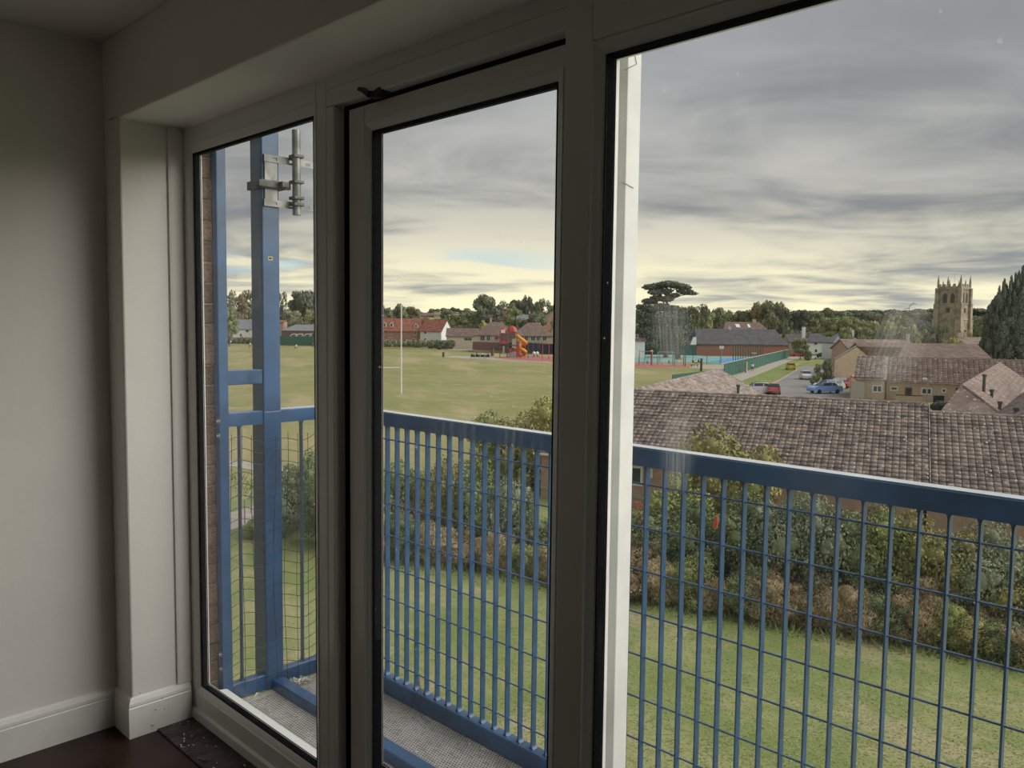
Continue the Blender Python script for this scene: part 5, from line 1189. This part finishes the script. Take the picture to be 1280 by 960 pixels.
MB().box(-6.5*mp, 6.5*mp, -1, 1, 15*mp, 17*mp).build('roof_panel', MT['galvdark'], cf); MB().box(-7*mp, 0, -1.1, -.95, 9*mp, 15*mp).build('side_panel', MT['galvdark'], cf); MB().box(-1.5*mp, 2.5*mp, -1.15, -1.0, 8*mp, 11*mp).build('orange_panel', MT['orange'], cf)
for (px, lab) in ((814, 'orange-topped red play post left of the grey swings'),):
    q = at_z(px, 457, GZ); mp = D_of(px, 457, GZ)/F; o = empty('play_post', q, -YAW, lab, 'play post'); MB().tube([(0, 0, 0), (0, 0, 17*mp)], .16, 7).build('post', MT['redpl'], o); MB().ball((0, 0, 18*mp), (.42, .42, .3), 8, 5).build('cap', MT['orange'], o)
for (px, lab) in ((667.5, 'left of the two white panda-like spring toys by the slide'), (671.5, 'right of the two white spring toys by the slide')):
    q = at_z(px, 446, GZ); o = empty('spring_toy', q, 0, lab, 'spring toy'); MB().ball((0, 0, 1.0), (.5, .5, .55), 8, 5).build('seat', MT['white'], o); MB().tube([(0, 0, 0), (0, 0, .5)], .15, 6).build('spring', MT['black'], o)
q = at_z(644.5, 445, GZ); o = empty('activity_board', q, -YAW, 'pale round play panel at the foot of the tower', 'play panel'); MB().ball((0, 0, 1.5), (.7, .12, .9), 10, 6).build('disc', MT['cream'], o); MB().tube([(0, 0, 0), (0, 0, 1)], .08, 5).build('stem', MT['steel'], o)
q = at_z(695.5, 447.5, GZ); o = empty('activity_board', q, -YAW, 'lime green play panel beside the window mullion', 'play panel'); MB().box(-.6, .6, -.1, .1, .8, 2.8).build('board', mat('lime_panel', (.45, .6, .08), .5), o, bevel=.05); MB().tube([(0, 0, 0), (0, 0, .9)], .08, 5).build('stem', MT['steel'], o)
for (px, py, w_, h_, lab) in ((554.3, 446.2, 3.2, 6, 'dark litter bin standing alone on the grass left of the play area'), (615.5, 445, 4, 10, 'brown wooden bollard pair left of the play tower')):
    q = at_z(px, py, GZ); mp = D_of(px, py, GZ)/F; o = empty('litter_bin', q, 0, lab, 'bin'); MB().tube([(0, 0, 0), (0, 0, h_*mp*.85)], w_*mp/2, 12).build('bin_body', MT['maroon'], o); MB().tube([(0, 0, h_*mp*.87), (0, 0, h_*mp)], [w_*mp/2*1.08, w_*mp/2*.7], 12).build('lid', MT['black'], o)
q = at_z(558, 436.5, GZ)
b = MB().ball((q.x, q.y, q.z+1), (1.7, 1.4, 1.2), 10, 6); b.build('white_tent', MT['white'], label='small white domed tent on the path left of the pavilion', cat='tent')
D = D_of(600, 449, GZ); mp = D/F; o = empty('picnic_bench', at_c(600, 448.8, D), -YAW, 'dark benches on the path in front of the pavilion lawn', 'bench')
for x in (-9, -3, 3, 9):
    MB().box((x-2.6)*mp, (x+2.6)*mp, -.3, .3, .55, .66).box((x-2.6)*mp, (x+2.6)*mp, .3, .38, .66, 1.1).build('seat', MT['navy'], o)
    MB().box((x-2.2)*mp, (x-2)*mp, -.25, .3, 0, .55).box((x+2)*mp, (x+2.2)*mp, -.25, .3, 0, .55).build('leg', MT['navy'], o)
D = D_of(860, 459.5, GZ); mp = D/F; o = empty('park_bench', at_c(868, 458.8, D), -YAW, 'bench under the seated group beside the blue court', 'bench'); MB().box(-5*mp, 5*mp, -.3, .3, .45, .55).build('seat', MT['bark'], o); MB().box(-4*mp, -3.6*mp, -.2, .2, 0, .45).box(3.6*mp, 4*mp, -.2, .2, 0, .45).build('leg', MT['bark'], o)
# yellow footpath finger posts / timber posts by the fence
for (px, yt, yb, mk, lab) in ((932.5, 452.5, 466, 'cream', 'pale timber post at the near end of the green panel fence'), (876.5, 448, 464, 'bright', 'slim young sapling stake by the court lawn')):
    q = at_z(px, yb, GZ); D = math.hypot(q.x, q.y); t_ = at_d(px, yt, D); MB().box(q.x-.18, q.x+.18, q.y-.18, q.y+.18, q.z-.05, t_.z).build('timber_post', MT['cream'] if mk == 'cream' else MT['farpost'] if 'farpost' in MT else MT['bark'], label=lab, cat='post')

# gravel paths on the left of the lawn
patch('gravel_path', [(255, 582), (290, 583), (345, 592), (352, 604), (335, 622), (318, 632), (292, 640), (262, 640), (262, 670), (290, 662), (325, 648), (352, 628), (364, 606), (366, 590), (352, 584), (300, 576), (255, 574)], MT['path'], .03)
pole_thing('hand_rail', 'thin steel hand rail by the gravel path', 'rail', [(at_z(306, 655, GZ), at_z(306, 655, GZ)+Zv*1.1), (at_z(306, 655, GZ)+Zv*1.1, at_z(314, 642, GZ)+Zv*1.1), (at_z(314, 642, GZ)+Zv*1.1, at_z(314, 642, GZ))], MT['steel'], .03)

# ------------------------------------------------------------------ trees: (px, ytop, width px, depth, shape, leaves, label)
T = [
 (286, 380, 26, 300, 'tall2', 'farlight', 'leafy light-green tree beside the wall post, lowest of the left-hand trees'),
 (279, 362, 34, 360, 'loose1', 'far', 'tall open tree just right of the wall post'),
 (296, 361, 26, 365, 'loose2', 'farbrown', 'open-crowned tree left of the gap above the grey chalet'),
 (313, 357, 24, 370, 'loose3', 'far', 'tallest open tree touching the left side of the tall blue post'),
 (304, 386, 34, 372, 'round4', 'far', 'low rounded tree filling the gap behind the grey chalet'),
 (351, 361, 18, 360, 'loose1', 'fardark', 'narrow dark tree just right of the tall blue post'),
 (379, 361, 36, 355, 'round2', 'fardark', 'large dark domed tree to the left of the first mullion'),
 (365, 387, 26, 345, 'round3', 'far', 'rounded mid-green tree in front of the dark domed tree'),
 (374, 394, 24, 335, 'low1', 'far', 'low bush behind the clubhouse roof, left side'),
 (391, 382, 20, 332, 'loose2', 'farlight', 'pale willowy tree against the first mullion'),
 (335, 380, 40, 380, 'round1', 'far', 'round tree hidden mostly behind the tall blue post'),
 (415, 378, 40, 380, 'round4', 'far', 'tree crown behind the first mullion'), (450, 380, 44, 385, 'round3', 'far', 'tree crown behind the door stile'),
 # the middle light
 (481, 379, 20, 470, 'low1', 'far', 'leftmost skyline tree seen through the door pane'),
 (492, 381, 17, 480, 'low2', 'far', 'small skyline tree left of the rugby upright'),
 (505, 377, 24, 480, 'low2', 'far', 'round skyline tree right of the rugby upright'),
 (517, 381, 20, 480, 'low3', 'farbrown', 'last skyline tree before the gap of sky over the hillside houses'),
 (543, 385, 18, 620, 'low1', 'far', 'small skyline tree right of the gap of sky'),
 (558, 384, 20, 620, 'low2', 'far', 'skyline tree cluster over the right end of the hillside houses'),
 (570, 383, 16, 600, 'low3', 'fardark', 'dark skyline tree left of the big woodland'),
 (512, 397, 22, 420, 'low2', 'farbrown', 'low brownish trees on the slope below the hillside houses'),
 (490, 396, 20, 425, 'low3', 'far', 'low tree on the slope above the brick terrace'),
 (537, 394, 26, 420, 'low1', 'far', 'green tree on the slope over the white-walled house'),
 (555, 397, 24, 400, 'round1', 'far', 'mid-green tree behind the long low dark-red roof, left side'),
 (575, 391, 28, 390, 'round3', 'farlight', 'yellow-green tree behind the long low dark-red roof'),
 (590, 387, 24, 385, 'loose2', 'far', 'open tree between the yellow-green tree and the big woodland'),
 (606, 370, 30, 370, 'round4', 'far', 'big tree standing highest left of the pavilion roofs'),
 (612, 384, 34, 350, 'round2', 'fardark', 'very dark rounded tree directly above the left pavilion wing'),
 (604, 396, 14, 290, 'low2', 'faryellow', 'bright yellow bush beside the pavilion chimney'),
 (634, 374, 24, 380, 'loose3', 'far', 'open woodland tree behind the play tower, left'),
 (648, 372, 24, 385, 'round1', 'fardark', 'dark woodland tree behind the play tower'),
 (659, 369, 18, 385, 'tall3', 'fardark', 'pointed conifer standing above the woodland'),
 (679, 370, 20, 380, 'loose1', 'far', 'tall open tree over the right pavilion wing'),
 (668, 377, 24, 388, 'round3', 'far', 'woodland crown between the conifer and the tall open tree'),
 (696, 376, 22, 375, 'loose2', 'far', 'open tree crown next to the central mullion'),
 (642, 384, 24, 345, 'round2', 'farlight', 'yellow-topped rounded tree over the middle of the pavilion'),
 (671, 391, 26, 320, 'round4', 'far', 'rounded tree behind the right pavilion wing'),
 (655, 396, 26, 325, 'round1', 'far', 'tree directly behind the play tower hiding the grey-roofed house walls'),
 (629, 385, 10, 350, 'low1', 'faryellow', 'small golden tree beside the twin-chimneyed house'),
 (695, 397, 16, 285, 'round1', 'faryellow', 'golden tree at the right pavilion corner by the mullion'),
 (720, 376, 40, 380, 'round4', 'far', 'woodland crown behind the central mullion'), (755, 376, 44, 380, 'round3', 'far', 'woodland crown behind the white cover post'),
 (549, 425, 8, 290, 'low3', 'fardark', 'small dark shrub at the right of the white-walled house'),
 # right light
 (803, 382, 26, 262, 'loose1', 'far', 'scrubby tree at the left foot of the cedar'),
 (872, 378, 34, 290, 'loose3', 'far', 'big leafy tree immediately right of the cedar'),
 (858, 381, 24, 290, 'round2', 'far', 'dense tree touching the right side of the cedar'),
 (884, 386, 22, 300, 'round1', 'farlight', 'light green tree above the left end of the sports hall'),
 (897, 385, 24, 330, 'round3', 'far', 'rounded tree crown behind the sports hall, left'),
 (913, 386, 22, 335, 'loose2', 'farlight', 'lighter tree crown behind the sports hall, middle'),
 (930, 386, 26, 335, 'round2', 'far', 'rounded crown above the roof with two roof lights'),
 (950, 380, 24, 330, 'round4', 'farbrown', 'brownish crown rising toward the tallest tree'),
 (966, 376, 32, 325, 'round3', 'far', 'tallest tree over the right end of the sports hall'),
 (980, 382, 22, 322, 'loose1', 'fardark', 'dark open tree right of the tallest sports hall tree'),
 (1000, 385, 26, 360, 'round1', 'fardark', 'dark treetop beyond the round street tree'),
 (1018, 388, 26, 370, 'round2', 'far', 'first crown of the wood behind the cottages'),
 (1034, 386, 20, 430, 'round4', 'far', 'farther wood crown above the cottages'),
 (1040, 396, 28, 350, 'round3', 'farlight', 'lighter crown behind the cottage pair'),
 (1056, 387, 24, 430, 'round1', 'far', 'wood crown above the hip-roofed cottage'),
 (1062, 397, 28, 345, 'round4', 'farlight', 'yellow-green crown behind the hip-roofed cottage'),
 (1080, 389, 26, 430, 'round2', 'fardark', 'dark wood crown left of the glass smear'),
 (1086, 399, 28, 330, 'round1', 'farlight', 'light crown over the end of the slate roof'),
 (1104, 391, 28, 420, 'round3', 'far', 'wood crown behind the glass smear'),
 (1112, 400, 28, 310, 'round2', 'farlight', 'yellowish crown at the left of the bare-topped tree'),
 (1132, 393, 24, 300, 'loose3', 'far', 'open tree with a straggly bare top left of the church'),
 (1124, 388, 40, 560, 'round4', 'fardark', 'distant bluish wood left of the church'),
 (1152, 401, 26, 262, 'round4', 'fardark', 'dark rounded tree at the left foot of the church tower'),
 (1170, 404, 18, 205, 'loose1', 'fardark', 'dark small tree against the church wall'),
 (1182, 402, 16, 208, 'loose2', 'far', 'tree covering the lower left of the church tower'),
 (1193, 415, 28, 154, 'low2', 'faryellow', 'bright yellow-green bush in front of the church tower'),
 (1214, 392, 24, 300, 'round1', 'far', 'tree right of the church tower'),
 (1222, 396, 24, 290, 'round3', 'far', 'farther tree between church and the dark conifers'),
 (1212, 409, 9, 200, 'low1', 'faryellow', 'golden shrub right of the church foot'),
 (1236, 393, 30, 280, 'round2', 'far', 'green tree behind the left edge of the dark conifers'),
 (1002, 421.5, 20, 238, 'round1', 'farlight', 'neat round street tree standing before the cottages'),
 (1012, 436, 9, 232, 'low3', 'far', 'small clipped bush by the cottage gate'),
 (1031, 452, 20, 128, 'loose2', 'farlight', 'leafy shrub overhanging the parked cars, left half'),
 (1037, 447, 16, 126, 'tall1', 'far', 'taller darker shrub beside the buff-brown gable'),
 (1022, 468, 14, 126, 'low1', 'farlight', 'low pale shrub at the roadside behind the pale blue car'),
 (1095, 497, 16, 92, 'low2', 'farlight', 'small green shrub under the bungalow bay window'),
 (1115, 388, 30, 700, 'round1', 'fardark', 'distant hilltop tree, leftmost of the dark ridge'),
 (1148, 388, 36, 720, 'round2', 'fardark', 'distant hilltop trees behind the bare-topped tree'),
]
for t_ in T: tree(*t_)
ORD = 'first second third fourth fifth sixth seventh eighth ninth tenth eleventh twelfth thirteenth fourteenth fifteenth sixteenth seventeenth eighteenth nineteenth twentieth twenty-first twenty-second twenty-third twenty-fourth twenty-fifth twenty-sixth twenty-seventh twenty-eighth'.split()
def belt(px0, px1, step, D, ytops, lab, grp, mk, kinds):
    k = 0; px = px0
    while px < px1:
        yt = float(np.interp(px, *zip(*ytops)))+random.uniform(-2.5, 2.5)
        tree(px, yt, step*random.uniform(1.5, 2.1), D+random.uniform(-20, 20), kinds[k % len(kinds)], mk[k % len(mk)], f'{ORD[k]} from the left of the {lab}', grp); k += 1; px += step*random.uniform(.85, 1.15)
belt(255, 480, 13, 395, [(255, 386), (480, 388)], 'wood trees behind the left half of the field', 'wood behind the left of the field', ['far', 'fardark'], ['round1', 'round3', 'loose2'])
belt(476, 600, 10, 460, [(476, 402), (600, 400)], 'slope trees below the hillside houses', 'wooded slope below the hillside houses', ['far', 'farbrown', 'farlight'], ['low1', 'round3', 'low2'])
belt(560, 800, 12, 410, [(560, 386), (620, 384), (700, 384), (800, 388)], 'wood trees behind the pavilion roofs', 'wood behind the pavilion', ['far', 'fardark'], ['round1', 'loose1', 'round4'])
belt(780, 1010, 13, 400, [(780, 390), (870, 390), (960, 388), (1010, 390)], 'wood trees behind the sports hall', 'wood behind the sports hall', ['far', 'farlight', 'fardark'], ['round2', 'round3', 'loose3'])
belt(1000, 1300, 15, 520, [(1000, 389), (1100, 391), (1200, 393), (1300, 395)], 'wood trees behind the cottages and church', 'distant wood behind cottages and church', ['far', 'fardark'], ['round2', 'round4', 'round1'])
belt(1000, 1320, 26, 950, [(1000, 387), (1130, 387), (1170, 386), (1320, 388)], 'ridge trees on the far skyline', 'trees on the furthest ridge', ['fardark'], ['round2', 'round1'])
belt(476, 560, 5.5, 580, [(476, 399), (560, 398)], 'hedgerow trees among the hillside houses', 'hedgerow among the hillside houses', ['far', 'farbrown'], ['low1', 'low3'])
belt(984, 1012, 7, 300, [(984, 408), (1012, 412)], 'low trees between the sports hall and cottages', 'low trees by the sports hall', ['far', 'farlight'], ['low1', 'low2'])
belt(1058, 1180, 11, 250, [(1058, 408), (1120, 404), (1180, 410)], 'garden trees behind the long roofs', 'garden trees behind the long roofs', ['farlight', 'far', 'farlight'], ['round2', 'low1', 'round3'])
# clipped hedges at the edge of the field
def hedge(px0, px1, ybase, ytop, label, mk, D=None):
    A = at_z(px0, ybase, GZ); D = D or D_of((px0+px1)/2, ybase, GZ); A = at_c(px0, ybase, D); B_ = at_c(px1, ybase, D); h = (ybase-ytop)*D/F; L = (B_-A).length; n = max(2, int(L/(h*.7)))
    o = empty('hedge', (A+B_)/2, -YAW, label, 'hedge'); lm_ = [(-L/2+L*(i+.5)/n, 0, h*.5, L/n*.75, h*.5, h*.52) for i in range(n)]
    obj('foliage', leaves('foliage', lm_, 1400, h*.16, LM[mk]), o); return o
hedge(472, 535, 433.5, 424.5, 'long low hedge in front of the red-brick terrace', 'far', D=298); hedge(535, 567, 435.5, 425.5, 'taller clipped dark hedge right of the terrace hedge', 'far', D=292)
hedge(274, 318, 430, 421.5, 'dark scrubby hedge in front of the grey-roofed chalet', 'far'); hedge(352, 396, 430.5, 425, 'low dark hedge below the clubhouse', 'fardark')
hedge(1066, 1104, 506, 498, 'low hedge strip in front of the parked cars', 'farlight', D=100)
# the cedar: bare trunk, flat plates of foliage
D = 240.; mp = D/F; c0 = at_c(831, 452, D); cd = empty('cedar_tree', (c0.x, c0.y, GZ), -YAW, 'tall dark cedar with a flat spreading top standing over the playground', 'tree'); zb = lambda y: at_c(831, y, D).z-GZ
MB().tube([(.3, 0, 0), (0, 0, zb(410)), (.2, 0, zb(380)), (0, 0, zb(358))], [.75, .55, .38, .15], 9).build('trunk', MT['bark'], cd)
pl = [(-18, 360, 10, 2.6), (-8, 357, 10, 3), (2, 355.5, 12, 3.2), (12, 357, 10, 3), (20, 359, 9, 3), (-22, 358, 6, 1.8), (26, 366, 8, 2), (-14, 366, 9, 3), (-4, 364, 10, 3), (22, 364, 9, 2.4), (31, 367, 6, 1.6), (-20, 377, 9, 3), (-10, 373, 9, 3), (0, 374, 8, 3), (10, 369, 7, 2.2), (-28, 384, 9, 3.2), (-18, 386, 12, 4), (-5, 384, 10, 4), (8, 386, 9, 4), (-30, 393, 8, 4), (-24, 400, 13, 7), (-10, 398, 14, 8), (5, 398, 13, 8), (17, 397, 12, 8), (-24, 415, 12, 10), (-8, 414, 14, 10), (8, 414, 14, 11), (20, 412, 12, 10), (-20, 428, 10, 7), (-2, 428, 10, 7), (16, 428, 12, 8)]
lm_ = [((x)*mp, rng.uniform(-1.5, 1.5), zb(y), w_*mp, w_*mp*.9, h_*mp) for x, y, w_, h_ in pl]
obj('foliage', leaves('foliage', lm_, 26000, .42, LM['fardark'], core=.6, shell_=(.7, 1.25)), cd)
b = MB()
for x, y, w_, h_ in pl[:20]: b.tube([(0, 0, zb(y+10)), (x*mp*.5, 0, zb(y+3)), (x*mp, 0, zb(y))], [.22, .14, .06], 5)
b.build('limb', MT['bark'], cd)
# big dark conifers at the right edge
for (px, yt, w_, lab) in ((1246, 372, 24, 'leftmost and lowest of the dense dark conifers at the right edge'), (1256, 352, 28, 'dark conifer second from the left at the right edge'), (1268, 345, 30, 'dark conifer with spiky shoots, third from the left at the right edge'), (1281, 333, 34, 'tallest dark conifer cut by the right edge of the picture'), (1300, 330, 40, 'dark conifer just beyond the right picture edge'), (1263, 385, 40, 'broad lower dark conifer in front of the others at the right edge')):
    D = 152; p = at_c(px, 400, D); H = at_c(px, yt, D).z-GZ; W = w_*D/F*1.15
    o = empty('conifer', (p.x, p.y, GZ), px, lab, 'conifer'); o.scale = (W*1.5, W*1.5, H)
    if 'conme' not in MT: MT['conme'] = leaves('foliage', lumps_round(40, r=.40, z0=0.02, z1=.96, seed=5, rr=(.07, .12))+[(math.cos(i*2.4)*.40*math.sqrt(max(0, 1-(i/60)**1.6)), math.sin(i*2.4)*.40*math.sqrt(max(0, 1-(i/60)**1.6)), .12+i*.0145, .030, .030, .055) for i in range(60)], 22000, .022, LM['conifer'], flat=.6)
    obj('foliage', MT['conme'], o); obj('trunk', TRK['t'], o)
# straggly bare twigs above the open tree
p = at_c(1136, 394, 298); b = MB()
for a, c in (((1136, 400), (1137, 381)), ((1137, 385), (1129, 386.5)), ((1137, 383), (1143, 377.5)), ((1136.5, 389), (1143, 388)), ((1140, 380), (1146, 379.5))): b.tube([at_c(*a, 298), at_c(*c, 298)], [.12, .05], 5)
b.build('bare_twigs', MT['bark'], label='bare twigs sticking up out of the open tree left of the church', cat='branch')

# ------------------------------------------------------------------ the scrub along the lawn
NB = {}
def near_bush(mk, seed, leaf=.030, n=9000, dry=False):
    key = (mk, seed, leaf)
    if key not in NB:
        if dry: NB[key] = leaves('foliage', lumps_bush(seed, 9), n, leaf, LM[mk], core=.42, flat=.75, aspect=5.5, shell_=(.6, 1.15))
        else: NB[key] = leaves('foliage', lumps_bush(seed, 18), n, leaf, LM[mk], core=.50, shell_=(.50, 1.16))
    return NB[key]
STEM = MB().tube([(0, 0, -.05), (.03, 0, .5)], [.03, .015], 6).tube([(.02, 0, .1), (-.16, .1, .62)], [.018, .008], 5).tube([(.02, 0, .12), (.2, -.06, .66)], [.018, .008], 5).mesh('stem', MT['bark'])
def shrub(px, ybase, ytop, wpx, mk, label, group=None, dry=False, seed=None, D=None, cat='shrub', name='shrub', dy=1.0):
    p = at_z(px, ybase, GZ); D = D or D_of(px, ybase, GZ)
    p = at_c(px, ybase, D); p.z = GZ; H = at_c(px, ytop, D).z-GZ; W = wpx*D/F
    o = empty(name, p, random.uniform(0, 6.3), label, cat, group); o.scale = (W, W*dy, H)
    obj('foliage', near_bush(mk, seed if seed is not None else random.randint(0, 2),   .023 if not dry else .014, 17000 if not dry else 13000, dry), o); obj('stem', STEM, o)
    return o
yb_ = lambda px: float(np.interp(px, [270, 380, 480, 600, 690, 800, 900, 1000, 1100, 1200, 1290], [655, 668, 700, 713, 730, 752, 768, 786, 800, 816, 834]))
# tall things first
shrub(905, 700, 528, 150, 'gold', 'golden-green tree whose top shows against the near bungalow roof', seed=0, D=33, cat='tree', name='small_tree')
shrub(850, 712, 588, 110, 'bright', 'green shrub below the rail beneath the bungalow eaves, left of the golden-green tree', seed=1, D=31)
shrub(665, 560, 490, 100, 'gold', 'yellow-green bush rising above the rail next to the central mullion', seed=2, D=46)
shrub(622, 575, 512, 90, 'bright', 'yellow-green bush topping the rail left of the taller one by the mullion', seed=0, D=47)
for px, yt, w_, mk, lab in ((500, 570, 70, 'bright', 'bright green shrub at the left end of the scrub seen through the door'), (548, 566, 76, 'gold', 'yellowing shrub under the rail in the left half of the door pane'), (598, 568, 84, 'shrub', 'dark green shrub in the middle of the door pane'), (636, 588, 70, 'grey', 'grey-green shrub left of the pink bungalow wall'), (657, 612, 34, 'shrub', 'dark shrub against the pink bungalow wall corner')):
    shrub(px, yb_(px)-22, yt, w_, mk, lab, seed=random.randint(0, 2))
for px, yt, w_, mk, lab in ((790, 630, 90, 'shrub', 'shrub with red berries under the bungalow window'), (850, 620, 100, 'shrub', 'dark green shrub below the golden-green tree'), (935, 618, 110, 'shrub', 'dense dark shrub in the centre of the right-hand scrub'), (985, 606, 100, 'grey', 'silvery grey-green willow bush under the rail'), (1035, 612, 110, 'grey', 'larger silvery willow bush right of the first'), (1075, 612, 90, 'shrub', 'dark shrub under the roof step'), (1110, 628, 100, 'bright', 'olive shrub right of the silvery willow bushes'), (1165, 636, 120, 'gold', 'rust-tinged shrub spreading beneath the thick rail'), (1220, 648, 120, 'grey', 'greyish shrub with pale twigs near the right edge'), (1262, 690, 100, 'gold', 'yellow-leaved shrub at the right picture edge'), (1310, 690, 110, 'bright', 'green shrub just beyond the right picture edge')):
    shrub(px, yb_(px)-30, yt, w_, mk, lab, seed=random.randint(0, 2))
# lower ranks
px = 478; k = 0; cnt_ = {}
def nth(lab): cnt_[lab] = cnt_.get(lab, -1)+1; return f'{ORD[cnt_[lab]]} {lab}'
kinds_ = [('rust', True), ('shrub', False), ('dry', True), ('rust', False), ('dry', True), ('bright', False)]
while px < 1330:
    mk, dr = kinds_[k % 6]
    if px > 1060: mk, dr = [('shrub', False), ('rust', True), ('bright', False), ('gold', False), ('shrub', False), ('dry', True)][k % 6]
    h = random.uniform(52, 78)*(1.0 if px > 760 else .9)
    nm = {'rust': ('rusty brown bramble clump from the left along the scrub foot', 'bramble clumps'), 'shrub': ('low dark green mound from the left along the scrub foot', 'dark bramble mounds'), 'dry': ('dry tan stalk clump from the left along the scrub foot', 'dry stalk clumps'), 'bright': ('low bright green mound from the left along the scrub foot', 'bright green mounds'), 'gold': ('low yellowing mound from the left along the scrub foot', 'yellowing mounds')}[mk]
    shrub(px, yb_(px)-4, yb_(px)-h, random.uniform(54, 78), mk, nth(nm[0]), nm[1], dry=dr)
    if k % 2: shrub(px+16, yb_(px)-20, yb_(px)-h-34, random.uniform(66, 88), ['rust', 'dry', 'shrub'][k % 3], nth(['tall rusty stand from the left in the second rank of the scrub', 'tall dry tan stand from the left in the second rank of the scrub', 'tall dark green shrub from the left in the second rank of the scrub'][k % 3]), ['tall rusty stands', 'tall dry stands', 'tall dark shrubs'][k % 3], dry=k % 3 < 2)
    px += random.uniform(30, 40); k += 1
for px, yt, yb, w_, mk, lab in ((384, 560, 660, 70, 'shrub', 'dark green shrub behind the wire mesh next to the first mullion'), (352, 588, 668, 60, 'grey', 'grey-green shrub behind the tall blue post foot'), (326, 640, 672, 44, 'bright', 'low bright shrub by the gravel path'), (420, 570, 680, 90, 'shrub', 'shrub hidden behind the first mullion'), (455, 575, 690, 80, 'bright', 'shrub hidden behind the door stile')):
    shrub(px, yb, yt, w_, mk, lab, seed=1)
for i, (px, yt, yb) in enumerate(((893, 645, 661),)):
    p = at_c(px, yb, 26.5); q = at_c(px+3, yt, 26.5); b = MB(); rd_ = p
    b.add([p+Vector((a*.07, 0, z)) for a, z in ((-1, 0), (1, 0), (1.6, (q.z-p.z)*.6), (1.4, (q.z-p.z)), (-.4, (q.z-p.z)), (-.8, (q.z-p.z)*.5))]+[p+Vector((a*.07, .06, z)) for a, z in ((-1, 0), (1, 0), (1.6, (q.z-p.z)*.6), (1.4, (q.z-p.z)), (-.4, (q.z-p.z)), (-.8, (q.z-p.z)*.5))], [(0, 1, 2, 3, 4, 5), (11, 10, 9, 8, 7, 6)]+[(i_, (i_+1) % 6, (i_+1) % 6+6, i_+6) for i_ in range(6)])
    b.build('red_rag', mat('red_rag', (.50, .13, .08), .8), label='torn scrap of red plastic caught in the dark scrub', cat='litter')
bb = MB()
for i in range(46):
    px = random.choice([790+random.random()*16, 1075+random.random()*40]) ; py = 628+random.random()*30; p = at_c(px, py, 26.2); bb.ball(p, .035, 6, 4)
bb.build('red_berries', mat('red_leaves', (.42, .08, .05), .6), kind='stuff', label='red leaves and berries dotted over the shrub under the bungalow window', cat='berries')
# grass: tufts over the lawn nearest the balcony and rough fringe along the scrub
n = 60000; pxs = rng.uniform(250, 1300, n); pys = rng.uniform(560, 1000, n); Vt = []
d = np.stack([(pxs-640)/F, (pys-480)/F, np.ones(n)], 1) @ M; tt = (GZ-EYE)/d[:, 2]; P = d*tt[:, None]; P[:, 2] = GZ
keep = (tt > 0) & (np.hypot(P[:, 0], P[:, 1]) < 60); P = P[keep]; n = len(P)
lim = np.interp(pxs[keep], [270, 480, 690, 800, 1000, 1290], [600, 700, 730, 752, 786, 834])
fr = np.clip((pys[keep]-lim)/14, 0, 1); hgt = rng.uniform(.012, .022, n)+(1-fr)*rng.uniform(.05, .30, n)*(np.abs(pys[keep]-lim) < 22)
a = rng.uniform(0, 6.28, n); wv = np.stack([np.cos(a), np.sin(a), 0*a], 1)*(.02+hgt[:, None]*.12)
lean_ = rng.normal(size=(n, 3))*(.045+hgt[:, None]*.3); lean_[:, 2] = hgt
Vt = np.stack([P-wv, P+wv, P+lean_], 1).reshape(-1, 3)
MT['blade'] = leafmat('grass_blades', (.33, .345, .15), (.20, .245, .085), .5)
obj('grass', npmesh('grass', Vt, np.arange(3*n).reshape(-1, 3), MT['blade'], k=3), kind='stuff', label='mown green grass of the lawn between the flats and the scrub', cat='grass')
